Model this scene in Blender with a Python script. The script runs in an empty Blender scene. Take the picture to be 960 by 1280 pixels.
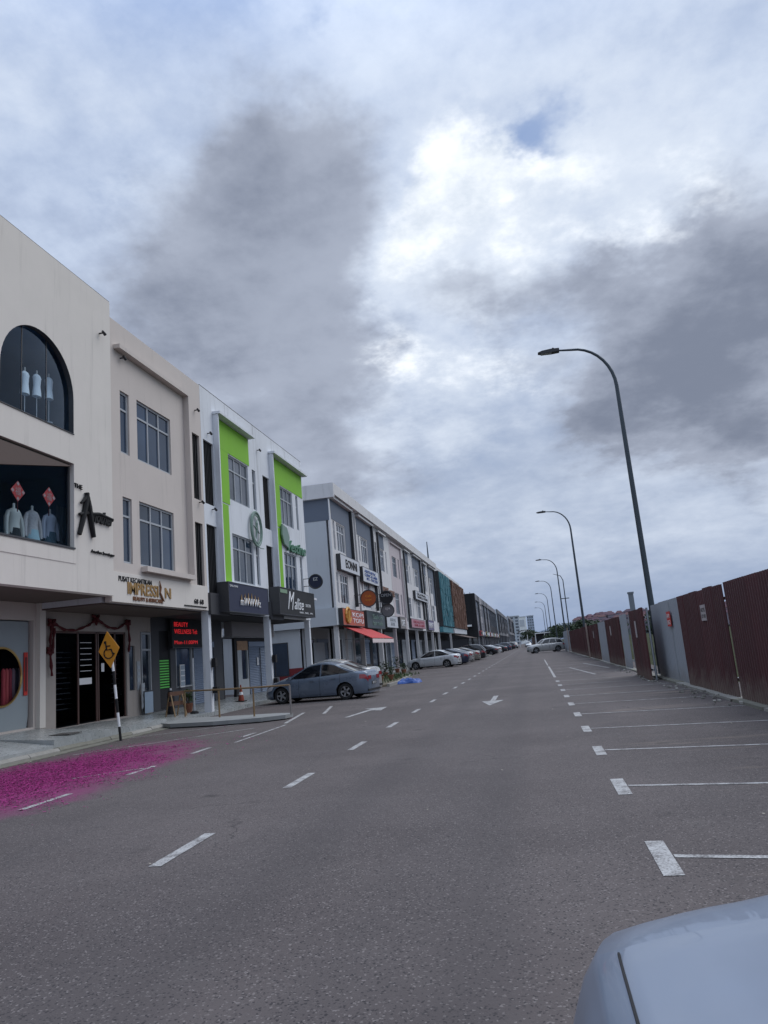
import bpy, bmesh, math, random
import numpy as np
from mathutils import Vector, Matrix, noise
random.seed(7)
R_ = math.radians
SC = bpy.context.scene
COL = SC.collection
# ------------------------------------------------------------------ camera
FPX = 919.8
_d = np.array([666.9-480, -(801.3-640), -FPX]); _d /= np.linalg.norm(_d)
_r = R_(4.98); _e = np.array([math.cos(_r), math.sin(_r), 0.0])
_n = np.cross(_e, _d); _n /= np.linalg.norm(_n)
if _n[1] < 0: _n = -_n
CR = np.array([np.cross(_d, _n), _d, _n])
CAMZ = 1.5
def ray(px, py):
    v = CR @ np.array([px-480, -(py-640), -FPX]); return v/np.linalg.norm(v)
cd = bpy.data.cameras.new('camera'); cam = bpy.data.objects.new('camera', cd); COL.objects.link(cam)
M4 = Matrix.Identity(4)
for i in range(3):
    for j in range(3): M4[i][j] = CR[i][j]
M4.translation = (0, 0, CAMZ)
cam.matrix_world = M4
cd.sensor_fit = 'VERTICAL'; cd.sensor_height = 36; cd.sensor_width = 27
cd.lens = FPX/1280*36; cd.clip_start = .05; cd.clip_end = 9000
SC.camera = cam
SC.view_settings.view_transform = 'Standard'; SC.view_settings.look = 'None'
SC.view_settings.exposure = 0.0; SC.view_settings.gamma = 1
# ------------------------------------------------------------------ sun
SUNV = Vector((math.sin(R_(48))*math.cos(R_(50)), math.cos(R_(48))*math.cos(R_(50)), math.sin(R_(50))))
sl = bpy.data.lights.new('sun', 'SUN'); sl.energy = 1.5; sl.angle = R_(50); sl.color = (1, .965, .92)
so = bpy.data.objects.new('sun', sl); COL.objects.link(so); so.location = (0, 0, 60)
so.rotation_euler = SUNV.to_track_quat('Z', 'Y').to_euler()
# ------------------------------------------------------------------ node helper
class NT:
    def __init__(s, tree): s.t = tree; s.n = tree.nodes; s.l = tree.links
    def new(s, typ, **kw):
        n = s.n.new(typ)
        for k, v in kw.items(): setattr(n, k, v)
        return n
    def link(s, a, b): s.l.new(a, b)
    def val(s, inp, v):
        if isinstance(v, bpy.types.NodeSocket): s.link(v, inp)
        else: inp.default_value = v
    def math(s, op, a, b=None, c=None, clamp=False):
        n = s.new('ShaderNodeMath', operation=op, use_clamp=clamp)
        s.val(n.inputs[0], a)
        if b is not None: s.val(n.inputs[1], b)
        if c is not None: s.val(n.inputs[2], c)
        return n.outputs[0]
    def vmath(s, op, a, b=None):
        n = s.new('ShaderNodeVectorMath', operation=op)
        s.val(n.inputs[0], a)
        if b is not None: s.val(n.inputs[1], b)
        return n.outputs[1] if op in ('LENGTH', 'DISTANCE', 'DOT_PRODUCT') else n.outputs[0]
    def scale(s, a, f):
        n = s.new('ShaderNodeVectorMath', operation='SCALE'); s.val(n.inputs[0], a); s.val(n.inputs[3], f); return n.outputs[0]
    def noise(s, vec, scale, detail=4, rough=.55, out=0, dist=0):
        n = s.new('ShaderNodeTexNoise'); s.link(vec, n.inputs['Vector'])
        n.inputs['Scale'].default_value = scale; n.inputs['Detail'].default_value = detail
        n.inputs['Roughness'].default_value = rough; n.inputs['Distortion'].default_value = dist
        return n.outputs[out]
    def sstep(s, x, a, b):
        n = s.new('ShaderNodeMapRange', interpolation_type='SMOOTHSTEP'); s.val(n.inputs[0], x)
        n.inputs[1].default_value = a; n.inputs[2].default_value = b
        return n.outputs[0]
    def mix(s, f, a, b, bt='MIX'):
        n = s.new('ShaderNodeMix', data_type='RGBA', blend_type=bt); s.val(n.inputs[0], f)
        for i, v in ((6, a), (7, b)):
            if isinstance(v, tuple) and len(v) == 3: v = (*v, 1)
            s.val(n.inputs[i], v)
        return n.outputs[2]
def lin(c):
    c = [x/255 for x in c]
    return tuple(x/12.92 if x <= .04045 else ((x+.055)/1.055)**2.4 for x in c)
# ------------------------------------------------------------------ sky: Nishita blue behind procedural clouds
W = bpy.data.worlds.new("World"); SC.world = W; W.use_nodes = True
w = NT(W.node_tree); w.n.clear()
sky = w.new('ShaderNodeTexSky', sky_type='NISHITA'); sky.sun_disc = False
sky.sun_elevation = math.asin(SUNV.z); sky.sun_rotation = math.atan2(SUNV.x, SUNV.y)
D = w.vmath('NORMALIZE', w.new('ShaderNodeTexCoord').outputs['Generated'])
sep = w.new('ShaderNodeSeparateXYZ'); w.link(D, sep.inputs[0]); dz = sep.outputs[2]
zc = w.math('MAXIMUM', dz, 0.0)
inv = w.math('DIVIDE', 1.0, w.math('ADD', zc, .30))
P = w.scale(D, inv)                       # flat cloud layer: features foreshorten towards the horizon
wv = w.vmath('SUBTRACT', w.noise(P, 1.5, 3, .55, out=1), (.5, .5, .5))
wv2 = w.vmath('SUBTRACT', w.noise(P, 5.0, 5, .62, out=1), (.5, .5, .5))
DW = w.vmath('ADD', D, w.vmath('ADD', w.scale(wv, .16), w.scale(wv2, .15)))
def blob(lst):
    acc = None
    for px, py, r, k in lst:
        c = ray(px, py); rr = r/FPX
        dd = w.vmath('DISTANCE', DW, tuple(c))
        v = w.math('MULTIPLY', w.math('EXPONENT', w.math('MULTIPLY', w.math('MULTIPLY', dd, dd), -1/(rr*rr))), k)
        acc = v if acc is None else w.math('ADD', acc, v)
    return acc
dark = blob([(440,575,75,.32),(400,620,60,.22),(300,165,60,0.30),(385,165,70,0.34),(450,210,66,0.36),(260,240,80,0.36),(350,250,110,0.46),(470,290,62,0.34),(300,350,110,0.48),(410,350,90,0.46),(235,400,80,0.40),(340,450,105,0.48),(440,440,65,0.44),(400,540,80,0.36),(300,540,75,0.28),(230,480,60,0.26),
             (620,388,46,0.44),(700,370,56,0.46),(765,350,42,0.54),(570,385,30,0.30),(650,430,50,0.26),
             (910,340,70,0.60),(850,430,80,0.66),(790,490,66,0.70),(930,450,90,0.62),(1000,330,90,0.54),(730,515,50,0.54),(880,520,80,0.56),(950,540,70,0.44),(1010,210,50,0.16),
             (450,700,70,0.08),(640,640,90,0.12),(150,420,60,0.08),(-90,330,220,0.30),(1250,420,260,0.40),(860,120,60,0.10)])
bright = blob([(600,195,40,0.99),(640,225,42,0.79),(700,225,34,0.46),(570,260,48,0.79),(560,310,38,0.64),(620,300,50,0.59),(530,350,34,0.64),(505,400,30,0.56),(500,450,30,0.54),(530,470,34,0.44),(890,170,55,0.33),(800,245,50,0.35),(930,240,45,0.28),(740,270,45,0.35),(580,460,40,0.39),(640,465,40,0.34),
             (470,590,50,0.20),(560,40,80,0.12),(60,60,110,0.15),(160,230,40,0.12),(780,300,30,0.29),(860,270,40,0.29),(690,310,40,0.32)])
blue = blob([(670,195,38,.5),(390,22,32,.55),(520,75,26,.4),(150,190,42,.4),(750,165,60,.35),(130,240,32,.3),(705,180,34,.32),(90,80,28,.25),(1100,100,80,.4),(200,-150,90,.5),(690,130,40,.2)])
big = w.noise(P, 1.5, 5, .6); fine = w.noise(P, 5.5, 6, .62)
puff = w.noise(P, 13.0, 5, .6)
glow = blob([(640,270,120,.55),(560,400,90,.4),(520,520,80,.3),(820,220,110,.4),(900,200,80,.3),(600,500,90,.25),(60,60,140,.2)])
tex = w.math('ADD', w.math('MULTIPLY', w.math('SUBTRACT', big, .5), 1.2), w.math('ADD', w.math('MULTIPLY', w.math('SUBTRACT', fine, .5), .8), w.math('MULTIPLY', w.math('SUBTRACT', puff, .5), .30)))
tx = w.sstep(tex, -.40, .40)
base = w.mix(tx, lin((152,170,202)), lin((208,219,236)))
low = w.mix(tx, lin((157,171,195)), lin((198,208,224)))
base = w.mix(w.sstep(dz, .18, .55), low, base)
dk = w.sstep(w.math('ADD', dark, w.math('MULTIPLY', w.math('SUBTRACT', tx, .5), -.34)), .16, .74)
dcol = w.mix(w.sstep(w.math('ADD', w.math('MULTIPLY', dark, -.5), w.math('MULTIPLY', tx, .7)), -.55, .25), lin((116,124,142)), lin((158,166,183)))
cav = w.math('ADD', w.math('MULTIPLY', w.math('SUBTRACT', fine, .5), 1.5), w.math('MULTIPLY', w.math('SUBTRACT', puff, .5), .9))
bb = w.sstep(w.math('ADD', w.math('MULTIPLY', bright, .95), cav), .22, .98)
bb = w.math('MULTIPLY', bb, w.sstep(bright, .04, .4))
skyb = w.scale(sky.outputs[0], .10)
bl = w.math('MULTIPLY', w.sstep(w.math('ADD', blue, w.math('MULTIPLY', w.math('SUBTRACT', tx, .5), -.6)), .18, .8), .8)
skyblue = w.mix(.6, skyb, lin((112,144,196)))
base = w.mix(w.math('MULTIPLY', w.sstep(w.math('ADD', glow, w.math('MULTIPLY', w.math('SUBTRACT', tx, .5), .5)), .1, .8), .75), base, lin((214,223,236)))
c1 = w.mix(bl, base, skyblue)
c2 = w.mix(w.math('MULTIPLY', dk, .95), c1, dcol)
c3 = w.mix(w.math('MULTIPLY', bb, w.math('SUBTRACT', 1.0, w.math('MULTIPLY', dk, .55))), c2, w.mix(w.sstep(cav, -.35, .30), (.60, .67, .77), (.93, .97, 1.02)))
# slate-blue cloud bank low over the horizon
hz = w.math('ADD', w.math('MULTIPLY', dz, -1.0), w.math('MULTIPLY', w.math('SUBTRACT', big, .5), .12))
c4 = w.mix(w.math('MULTIPLY', w.sstep(hz, -.13, .0), .75), c3, lin((120,140,174)))
# brightness gain added towards the zenith, above the frame, to light the facades
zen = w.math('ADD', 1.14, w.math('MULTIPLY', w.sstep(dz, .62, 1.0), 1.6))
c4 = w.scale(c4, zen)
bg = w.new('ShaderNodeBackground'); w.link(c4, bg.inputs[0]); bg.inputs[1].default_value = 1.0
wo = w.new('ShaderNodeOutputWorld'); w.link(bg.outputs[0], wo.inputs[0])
# ------------------------------------------------------------------ materials
MATS = {}
def mat(name, col, rough=.7, metal=0.0, vary=.12, vs=3.0, bump=.0, bs=60.0, streak=0.0, spec=.5, coat=0.0, emit=None, es=1.0, dirt=None, ov=0.0, mud=0.0):
    if name in MATS: return MATS[name]
    m = bpy.data.materials.new(name); m.use_nodes = True; n = NT(m.node_tree)
    b = n.n['Principled BSDF']
    tc = n.new('ShaderNodeNewGeometry').outputs['Position']
    f = n.noise(tc, vs, 5, .6)
    k = n.math('ADD', n.math('MULTIPLY', n.math('SUBTRACT', f, .5), vary*2.2), 1.0)
    c = n.scale((*col,), k) if False else n.vmath('MULTIPLY', tuple(col), (1, 1, 1))
    c = n.scale(c, k)
    if streak > 0:
        mp = n.new('ShaderNodeMapping'); n.link(tc, mp.inputs[0]); mp.inputs[3].default_value = (2.6, 2.6, .16)
        s = n.noise(mp.outputs[0], 1.6, 6, .7)
        s = n.math('MULTIPLY', n.sstep(s, .52, .78), streak)
        c = n.mix(s, c, dirt or (.13, .125, .11))
    if ov > 0:
        oi = n.new('ShaderNodeObjectInfo').outputs['Random']; c = n.scale(c, n.math('ADD', 1-ov, n.math('MULTIPLY', oi, 2*ov)))
    if mud > 0:
        sz = n.new('ShaderNodeSeparateXYZ'); n.link(tc, sz.inputs[0])
        c = n.mix(n.math('MULTIPLY', n.sstep(n.math('ADD', sz.outputs[2], n.math('MULTIPLY', n.noise(tc, 2.5, 5, .65), -1.1)), .05, -.45), mud), c, (.17, .135, .11))
        c = n.mix(n.math('MULTIPLY', n.sstep(n.noise(tc, 1.7, 6, .7), .62, .74), mud), c, (.12, .045, .02))
    n.link(c, b.inputs['Base Color'])
    b.inputs['Roughness'].default_value = rough; b.inputs['Metallic'].default_value = metal
    b.inputs['Specular IOR Level'].default_value = spec; b.inputs['Coat Weight'].default_value = coat
    if rough > .25 and metal < .5:
        rr = n.math('ADD', n.math('MULTIPLY', f, .18), rough-.09); n.link(rr, b.inputs['Roughness'])
    if bump > 0:
        bp = n.new('ShaderNodeBump'); bp.inputs['Strength'].default_value = bump; bp.inputs['Distance'].default_value = .01
        n.link(n.noise(tc, bs, 4, .6), bp.inputs['Height']); n.link(bp.outputs[0], b.inputs['Normal'])
    if emit:
        b.inputs['Emission Color'].default_value = (*emit, 1); b.inputs['Emission Strength'].default_value = es
    MATS[name] = m; return m
def asphalt():
    m = bpy.data.materials.new('asphalt'); m.use_nodes = True; n = NT(m.node_tree); b = n.n['Principled BSDF']
    p = n.new('ShaderNodeNewGeometry').outputs['Position']
    g = n.noise(p, 110, 3, .7); g2 = n.noise(p, 38, 3, .6)
    vo = n.new('ShaderNodeTexVoronoi'); n.link(p, vo.inputs['Vector']); vo.inputs['Scale'].default_value = 95
    patch = n.noise(p, .35, 5, .6); mid = n.noise(p, 2.2, 5, .65)
    mp = n.new('ShaderNodeMapping'); n.link(p, mp.inputs[0]); mp.inputs[3].default_value = (.9, .05, 1)
    lane = n.noise(mp.outputs[0], 1.1, 3, .5)
    c = n.mix(n.sstep(patch, .3, .7), (.070, .057, .055), (.108, .090, .086))
    c = n.mix(n.math('MULTIPLY', n.sstep(lane, .35, .7), .4), c, (.066, .057, .057))
    c = n.mix(n.math('MULTIPLY', n.sstep(mid, .55, .8), .45), c, (.118, .104, .098))
    c = n.mix(n.math('MULTIPLY', n.sstep(g, .5, .82), .42), c, (.165, .148, .145))
    c = n.mix(n.math('MULTIPLY', n.sstep(g2, .38, .2), .7), c, (.045, .031, .034))
    cv = n.new('ShaderNodeSeparateColor'); n.link(vo.outputs['Color'], cv.inputs[0])
    c = n.mix(n.math('MULTIPLY', n.sstep(cv.outputs[0], .90, .98), .7), c, (.21, .185, .175))
    c = n.mix(n.math('MULTIPLY', n.sstep(cv.outputs[1], .86, .95), .8), c, (.02, .018, .02))
    sp = n.new('ShaderNodeSeparateXYZ'); n.link(p, sp.inputs[0])
    # oil and mud stains in the bays on the right
    st = n.noise(p, 1.1, 5, .65); bay = n.sstep(sp.outputs[0], .6, 1.4)
    c = n.mix(n.math('MULTIPLY', n.math('MULTIPLY', n.sstep(st, .56, .72), bay), .6), c, (.036, .032, .03))
    mpb = n.new('ShaderNodeMapping'); n.link(p, mpb.inputs[0]); mpb.inputs[3].default_value = (.5, 2.6, 1); mpb.inputs[1].default_value = (3, 7, 0)
    mud = n.noise(mpb.outputs[0], .55, 5, .6)
    c = n.mix(n.math('MULTIPLY', n.math('MULTIPLY', n.sstep(mud, .57, .72), bay), .55), c, (.24, .19, .15))
    # few tyre-worn cracks
    cr = n.new('ShaderNodeTexVoronoi', feature='DISTANCE_TO_EDGE'); n.link(n.vmath('ADD', p, n.scale(n.noise(p, 1.5, 4, .6, out=1), .9)), cr.inputs['Vector']); cr.inputs['Scale'].default_value = .28
    crk = n.math('MULTIPLY', n.sstep(cr.outputs[0], .006, .0), n.sstep(patch, .5, .62))
    c = n.mix(n.math('MULTIPLY', crk, .7), c, (.02, .018, .018))
    od = n.new('ShaderNodeTexVoronoi'); n.link(n.vmath('ADD', p, n.scale(n.noise(p, 9, 3, .6, out=1), .12)), od.inputs['Vector']); od.inputs['Scale'].default_value = .85
    c = n.mix(n.math('MULTIPLY', n.sstep(od.outputs['Distance'], .17, .02), n.math('MULTIPLY', n.sstep(mid, .42, .62), .75)), c, (.022, .019, .019))
    trk = n.math('ABSOLUTE', n.math('SUBTRACT', n.math('ABSOLUTE', n.math('SUBTRACT', sp.outputs[0], n.math('SUBTRACT', n.math('MULTIPLY', n.noise(mp.outputs[0], .35, 2, .5), .5), 1.5))), .78))
    c = n.mix(n.math('MULTIPLY', n.sstep(trk, .42, .0), .24), c, (.045, .039, .040))
    # magenta dye bled from wet firecracker paper
    q = n.vmath('ADD', p, n.scale(n.vmath('SUBTRACT', n.noise(p, .9, 5, .65, out=1), (.5, .5, .5)), 2.2))
    sq = n.new('ShaderNodeSeparateXYZ'); n.link(q, sq.inputs[0])
    ex = n.math('DIVIDE', n.math('ADD', sq.outputs[0], 8.2), 1.95); ey = n.math('DIVIDE', n.math('SUBTRACT', sq.outputs[1], 10.6), 4.7)
    e = n.math('ADD', n.math('MULTIPLY', ex, ex), n.math('MULTIPLY', ey, ey))
    pk = n.math('MULTIPLY', n.sstep(e, 1.6, .1), n.math('ADD', .55, n.math('MULTIPLY', mid, .6)), clamp=True)
    c = n.mix(pk, c, n.mix(g2, (.17, .008, .09), (.26, .012, .135)))
    n.link(c, b.inputs['Base Color']); b.inputs['Roughness'].default_value = .82
    b.inputs['Specular IOR Level'].default_value = .35
    bp = n.new('ShaderNodeBump'); bp.inputs['Strength'].default_value = .55; bp.inputs['Distance'].default_value = .006
    n.link(n.math('ADD', g, n.math('MULTIPLY', g2, .8)), bp.inputs['Height']); n.link(bp.outputs[0], b.inputs['Normal'])
    return m
def roadpaint():
    m = bpy.data.materials.new('worn_road_paint'); m.use_nodes = True; n = NT(m.node_tree); b = n.n['Principled BSDF']
    p = n.new('ShaderNodeNewGeometry').outputs['Position']
    g = n.noise(p, 55, 4, .7); h = n.noise(p, 6, 4, .6)
    wr = n.sstep(n.math('ADD', n.math('MULTIPLY', g, .6), n.math('MULTIPLY', h, .5)), .40, .66)
    n.link(n.mix(wr, (.11, .10, .098), (.41, .405, .395)), b.inputs['Base Color']); b.inputs['Roughness'].default_value = .75
    return m
def glass(name, tint, see, rough=.03):
    m = bpy.data.materials.new(name); m.use_nodes = True; n = NT(m.node_tree); n.n.clear()
    tr = n.new('ShaderNodeBsdfTransparent'); tr.inputs[0].default_value = (*tint, 1)
    gl = n.new('ShaderNodeBsdfGlossy'); gl.inputs['Roughness'].default_value = rough; gl.inputs[0].default_value = (.8, .9, 1, 1)
    lw = n.new('ShaderNodeLayerWeight'); lw.inputs[0].default_value = see
    mx = n.new('ShaderNodeMixShader'); n.link(lw.outputs[0], mx.inputs[0]); n.link(tr.outputs[0], mx.inputs[1]); n.link(gl.outputs[0], mx.inputs[2])
    o = n.new('ShaderNodeOutputMaterial'); n.link(mx.outputs[0], o.inputs[0]); return m
def tiles():
    m = bpy.data.materials.new('polished_walkway'); m.use_nodes = True; n = NT(m.node_tree); b = n.n['Principled BSDF']
    p = n.new('ShaderNodeNewGeometry').outputs['Position']
    f = n.noise(p, 1.4, 5, .65); g = n.noise(p, 9, 4, .6)
    c = n.mix(n.sstep(f, .35, .7), (.27, .285, .28), (.37, .385, .38))
    c = n.mix(n.math('MULTIPLY', n.sstep(g, .55, .75), .18), c, (.14, .14, .13))
    n.link(c, b.inputs['Base Color']); n.link(n.math('ADD', .12, n.math('MULTIPLY', g, .35)), b.inputs['Roughness']); return m
M_ASPH = asphalt(); M_PAINT = roadpaint(); M_TILE = tiles()
M_CREAM = mat('cream_plaster', (.66, .615, .56), .8, vary=.07, vs=1.2, bump=.15, bs=40, streak=.24)
M_CREAM2 = mat('warm_cream_plaster', (.56, .50, .455), .8, vary=.07, vs=1.2, bump=.15, bs=40, streak=.26)
M_WHITE = mat('white_plaster', (.66, .68, .71), .8, vary=.08, vs=1.4, bump=.15, bs=40, streak=.5)
M_WHITE2 = mat('pale_plaster', (.62, .61, .61), .8, vary=.1, vs=1.4, bump=.15, bs=40, streak=.4)
M_GREYW = mat('grey_side_plaster', (.50, .53, .56), .85, vary=.06, vs=.8, bump=.1, bs=40, streak=.2)
M_GREYB = mat('blue_grey_plaster', (.13, .155, .20), .85, vary=.08, vs=1, streak=.15)
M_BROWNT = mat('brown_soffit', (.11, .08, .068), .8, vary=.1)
M_GREEN = mat('lime_green_plaster', (.20, .47, .02), .7, vary=.08, vs=1.5, streak=.1, dirt=(.06,.12,.02))
M_BLACK = mat('black_metal', (.010, .010, .012), .85, vary=.1)
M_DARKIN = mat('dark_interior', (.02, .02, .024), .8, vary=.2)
M_TEALIN = mat('teal_interior', (.13, .24, .35), .8, vary=.2, vs=1)
M_FRAME = mat('grey_window_frame', (.36, .38, .40), .45, vary=.05)
M_DFRAME = mat('dark_window_frame', (.035, .036, .04), .4, vary=.05)
M_PANE = mat('dark_glass', (.018, .035, .065), .08, vary=.4, vs=.8, ov=.55, spec=.55)
M_PANE2 = mat('curtained_glass', (.11, .125, .15), .12, vary=.35, vs=2.4, ov=.4, spec=.6)
M_SHOP = glass('shop_glass', (.80, .90, .96), .12)
M_GOLD = mat('gold_letters', (.38, .22, .07), .35, metal=.6, vary=.05)
M_BRONZE = mat('bronze_letters', (.20, .085, .035), .4, metal=.4, vary=.05)
M_BLKL = mat('black_letters', (.006, .006, .007), .85, vary=.05)
M_NAVY = mat('navy_sign_face', (.016, .022, .055), .7, vary=.1)
M_SIGNW = mat('white_sign_face', (.55, .56, .58), .4, vary=.06, streak=.15)
M_SIGNK = mat('black_sign_face', (.009, .010, .013), .7, vary=.1)
M_WLET = mat('white_letters', (.75, .75, .75), .4, vary=.02)
M_GLET = mat('green_letters', (.03, .15, .07), .4, vary=.05)
M_WREATH = mat('sage_logo', (.16, .24, .20), .5, vary=.1)
M_LED = mat('red_led', (.3, .01, .01), .5, emit=(1, .03, .04), es=.4)
M_GREENLIT = mat('lit_green_slat', (.05, .3, .05), .5, emit=(.08, .42, .06), es=.22)
M_SHUT = mat('blue_roller_shutter', (.19, .24, .33), .5, metal=.2, vary=.08)
M_REDP = mat('red_paper', (.55, .03, .02), .6, vary=.1)
M_PINKP = mat('pink_paper', (.5, .28, .24), .6, vary=.1)
M_RIB = mat('crimson_ribbon', (.075, .005, .008), .85, vary=.15)
M_MANN = mat('white_garment', (.85, .86, .88), .8, vary=.08, vs=9)
M_GARM = mat('lilac_garment', (.40, .38, .43), .85, vary=.12, vs=9)
M_STEEL = mat('galvanised_steel', (.28, .30, .32), .4, metal=.6, vary=.1)
M_POLE = mat('weathered_lamp_post', (.06, .075, .09), .5, metal=.5, vary=.12, vs=2)
M_LHEAD = mat('lamp_housing', (.02, .02, .024), .45, vary=.05)
M_YEL = mat('amber_sign_face', (.62, .26, .015), .45, vary=.07)
M_CONC = mat('kerb_concrete', (.26, .25, .225), .9, vary=.3, vs=5, bump=.4, bs=30)
M_MOSS = mat('mossy_kerb_concrete', (.17, .165, .135), .95, vary=.35, vs=7, bump=.5, bs=30)
M_SLAB = mat('slab_concrete', (.23, .235, .23), .85, vary=.25, vs=2, bump=.3, bs=30)
M_GRATE = mat('iron_grate', (.08, .075, .07), .7, vary=.3)
M_ORNG = mat('rusty_orange_pipe', (.21, .135, .065), .7, vary=.4, vs=12)
M_MAROON = mat('maroon_corrugated_sheet', (.064, .0135, .016), .5, vary=.22, vs=1.2, streak=.35, dirt=(.04,.015,.012), ov=.2, mud=.6)
M_GREYSH = mat('grey_corrugated_sheet', (.31, .34, .38), .5, vary=.06, vs=1, streak=.2, ov=.08, mud=.35)
M_LEAF = mat('leaf_green', (.045, .085, .025), .6, vary=.5, vs=3)
M_LEAFD = mat('dark_leaf_green', (.03, .052, .022), .65, vary=.5, vs=.6)
M_LITTER = mat('pale_litter', (.30,.27,.22), .9, vary=.3)
M_BARK = mat('bark', (.09, .07, .05), .9, vary=.2)
M_BLUET = mat('blue_plastic', (.008, .06, .27), .4, vary=.3, vs=6)
M_AWN = mat('red_awning_canvas', (.46, .035, .035), .7, vary=.12)
M_TYRE = mat('tyre_rubber', (.014, .014, .015), .8, vary=.1)
M_RIM = mat('alloy_rim', (.40, .41, .43), .35, metal=.8, vary=.05)
M_CGLASS = mat('car_glass', (.008, .01, .013), .05, spec=.9, vary=.1)
M_TLIGHT = mat('tail_lamp', (.26, .012, .02), .15, spec=.8, vary=.05)
M_HLIGHT = mat('head_lamp', (.5, .5, .52), .12, spec=.8, vary=.05)
M_PLATE = mat('number_plate', (.012, .012, .012), .4, vary=.05)
M_GRASS = mat('rough_grass', (.045, .05, .028), .95, vary=.45, vs=.5, spec=.03)
M_SKIN = mat('terracotta', (.20, .075, .04), .8, vary=.15)
M_TEAL = mat('teal_louvre', (.07, .22, .26), .6, vary=.25, vs=2)
M_WOOD = mat('brown_louvre', (.17, .085, .055), .7, vary=.25, vs=2)
M_REDW = mat('red_dado', (.20, .02, .025), .7, vary=.12)
M_MAG = mat('magenta_paper_scrap', (.27, .009, .135), .8, vary=.45, vs=40)
M_MAGD = mat('dark_magenta_scrap', (.08, .005, .045), .85, vary=.4, vs=40)
def paint(name, col): return mat(name, col, .28, metal=.25, vary=.015, vs=1, coat=.6)
# ------------------------------------------------------------------ mesh helpers
class MB:
    def __init__(s): s.v = []; s.f = []; s.m = []
    def add(s, vs, fs, mi=0):
        o = len(s.v); s.v += [tuple(p) for p in vs]; s.f += [tuple(i+o for i in f) for f in fs]; s.m += [mi]*len(fs); return s
    def box(s, x0, y0, z0, x1, y1, z1, mi=0):
        if x0 > x1: x0, x1 = x1, x0
        if y0 > y1: y0, y1 = y1, y0
        if z0 > z1: z0, z1 = z1, z0
        return s.add([(x0,y0,z0),(x1,y0,z0),(x1,y1,z0),(x0,y1,z0),(x0,y0,z1),(x1,y0,z1),(x1,y1,z1),(x0,y1,z1)],
                     [(0,3,2,1),(4,5,6,7),(0,1,5,4),(1,2,6,5),(2,3,7,6),(3,0,4,7)], mi)
    def obox(s, c, ax, ay, az, mi=0):          # oriented box: centre + three half vectors
        c, ax, ay, az = map(Vector, (c, ax, ay, az)); P = [c+i*ax+j*ay+k*az for k in (-1,1) for i, j in ((-1,-1),(1,-1),(1,1),(-1,1))]
        return s.add(P, [(0,3,2,1),(4,5,6,7),(0,1,5,4),(1,2,6,5),(2,3,7,6),(3,0,4,7)], mi)
    def tube(s, pts, r, n=8, mi=0, cap=True):
        pts = [Vector(p) for p in pts]; rs = r if isinstance(r, (list, tuple)) else [r]*len(pts)
        rings = []; u = None
        for i, p in enumerate(pts):
            t = (pts[min(i+1, len(pts)-1)]-pts[max(i-1, 0)]).normalized()
            if u is None: u = t.orthogonal().normalized()
            u = (u-t*u.dot(t)).normalized(); v = t.cross(u)
            rings.append([p+(u*math.cos(a)+v*math.sin(a))*rs[i] for a in [2*math.pi*k/n for k in range(n)]])
        fs = []
        for i in range(len(pts)-1):
            for k in range(n): fs.append((i*n+k, i*n+(k+1)%n, (i+1)*n+(k+1)%n, (i+1)*n+k))
        if cap: fs.append(tuple(range(n))[::-1]); fs.append(tuple((len(pts)-1)*n+k for k in range(n)))
        return s.add([p for r_ in rings for p in r_], fs, mi)
    def grid(s, fn, nu, nv, mi=0, flip=False):
        vs = [fn(i/nu, j/nv) for i in range(nu+1) for j in range(nv+1)]; fs = []
        for i in range(nu):
            for j in range(nv):
                a = i*(nv+1)+j; q = (a, a+nv+1, a+nv+2, a+1); fs.append(q[::-1] if flip else q)
        return s.add(vs, fs, mi)
    def prism(s, poly, fn, d0, d1, mi=0):      # poly of 2D points, fn(u,v,d)->3D
        n = len(poly)
        vs = [fn(u, v, d0) for u, v in poly]+[fn(u, v, d1) for u, v in poly]
        return s.add(vs, [tuple(range(n))[::-1], tuple(range(n, 2*n))]+[(i, (i+1)%n, n+(i+1)%n, n+i) for i in range(n)], mi)
    def wall(s, x, ys, zs, holes, depth, mi=0, edge=True):
        """front sheet at x facing +X with rectangular holes (y0,z0,y1,z1) and reveals of the given depth"""
        Y = sorted(set([ys[0], ys[1]]+[h[i] for h in holes for i in (0, 2)])); Z = sorted(set([zs[0], zs[1]]+[h[i] for h in holes for i in (1, 3)]))
        for i in range(len(Y)-1):
            for j in range(len(Z)-1):
                cy, cz = (Y[i]+Y[i+1])/2, (Z[j]+Z[j+1])/2
                if any(h[0] < cy < h[2] and h[1] < cz < h[3] for h in holes): continue
                s.add([(x,Y[i],Z[j]),(x,Y[i+1],Z[j]),(x,Y[i+1],Z[j+1]),(x,Y[i],Z[j+1])], [(0,1,2,3)], mi)
        for a, b, c, d in holes:
            s.add([(x,a,b),(x,c,b),(x,c,d),(x,a,d),(x-depth,a,b),(x-depth,c,b),(x-depth,c,d),(x-depth,a,d)], [(0,1,5,4),(1,2,6,5),(2,3,7,6),(3,0,4,7)], mi)
        if edge:
            a, c, b, d = ys[0], ys[1], zs[0], zs[1]
            s.add([(x,a,b),(x,c,b),(x,c,d),(x,a,d),(x-depth,a,b),(x-depth,c,b),(x-depth,c,d),(x-depth,a,d)], [(1,0,4,5),(2,1,5,6),(3,2,6,7),(0,3,7,4)], mi)
        return s
    def mesh(s, name, mats, smooth=False, sharp=38):
        me = bpy.data.meshes.new(name); me.from_pydata(s.v, [], s.f)
        for m in (mats if isinstance(mats, (list, tuple)) else [mats]): me.materials.append(m)
        me.polygons.foreach_set('material_index', s.m)
        if smooth:
            me.polygons.foreach_set('use_smooth', [True]*len(s.f)); me.set_sharp_from_angle(angle=R_(sharp))
        me.update(); return me
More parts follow.
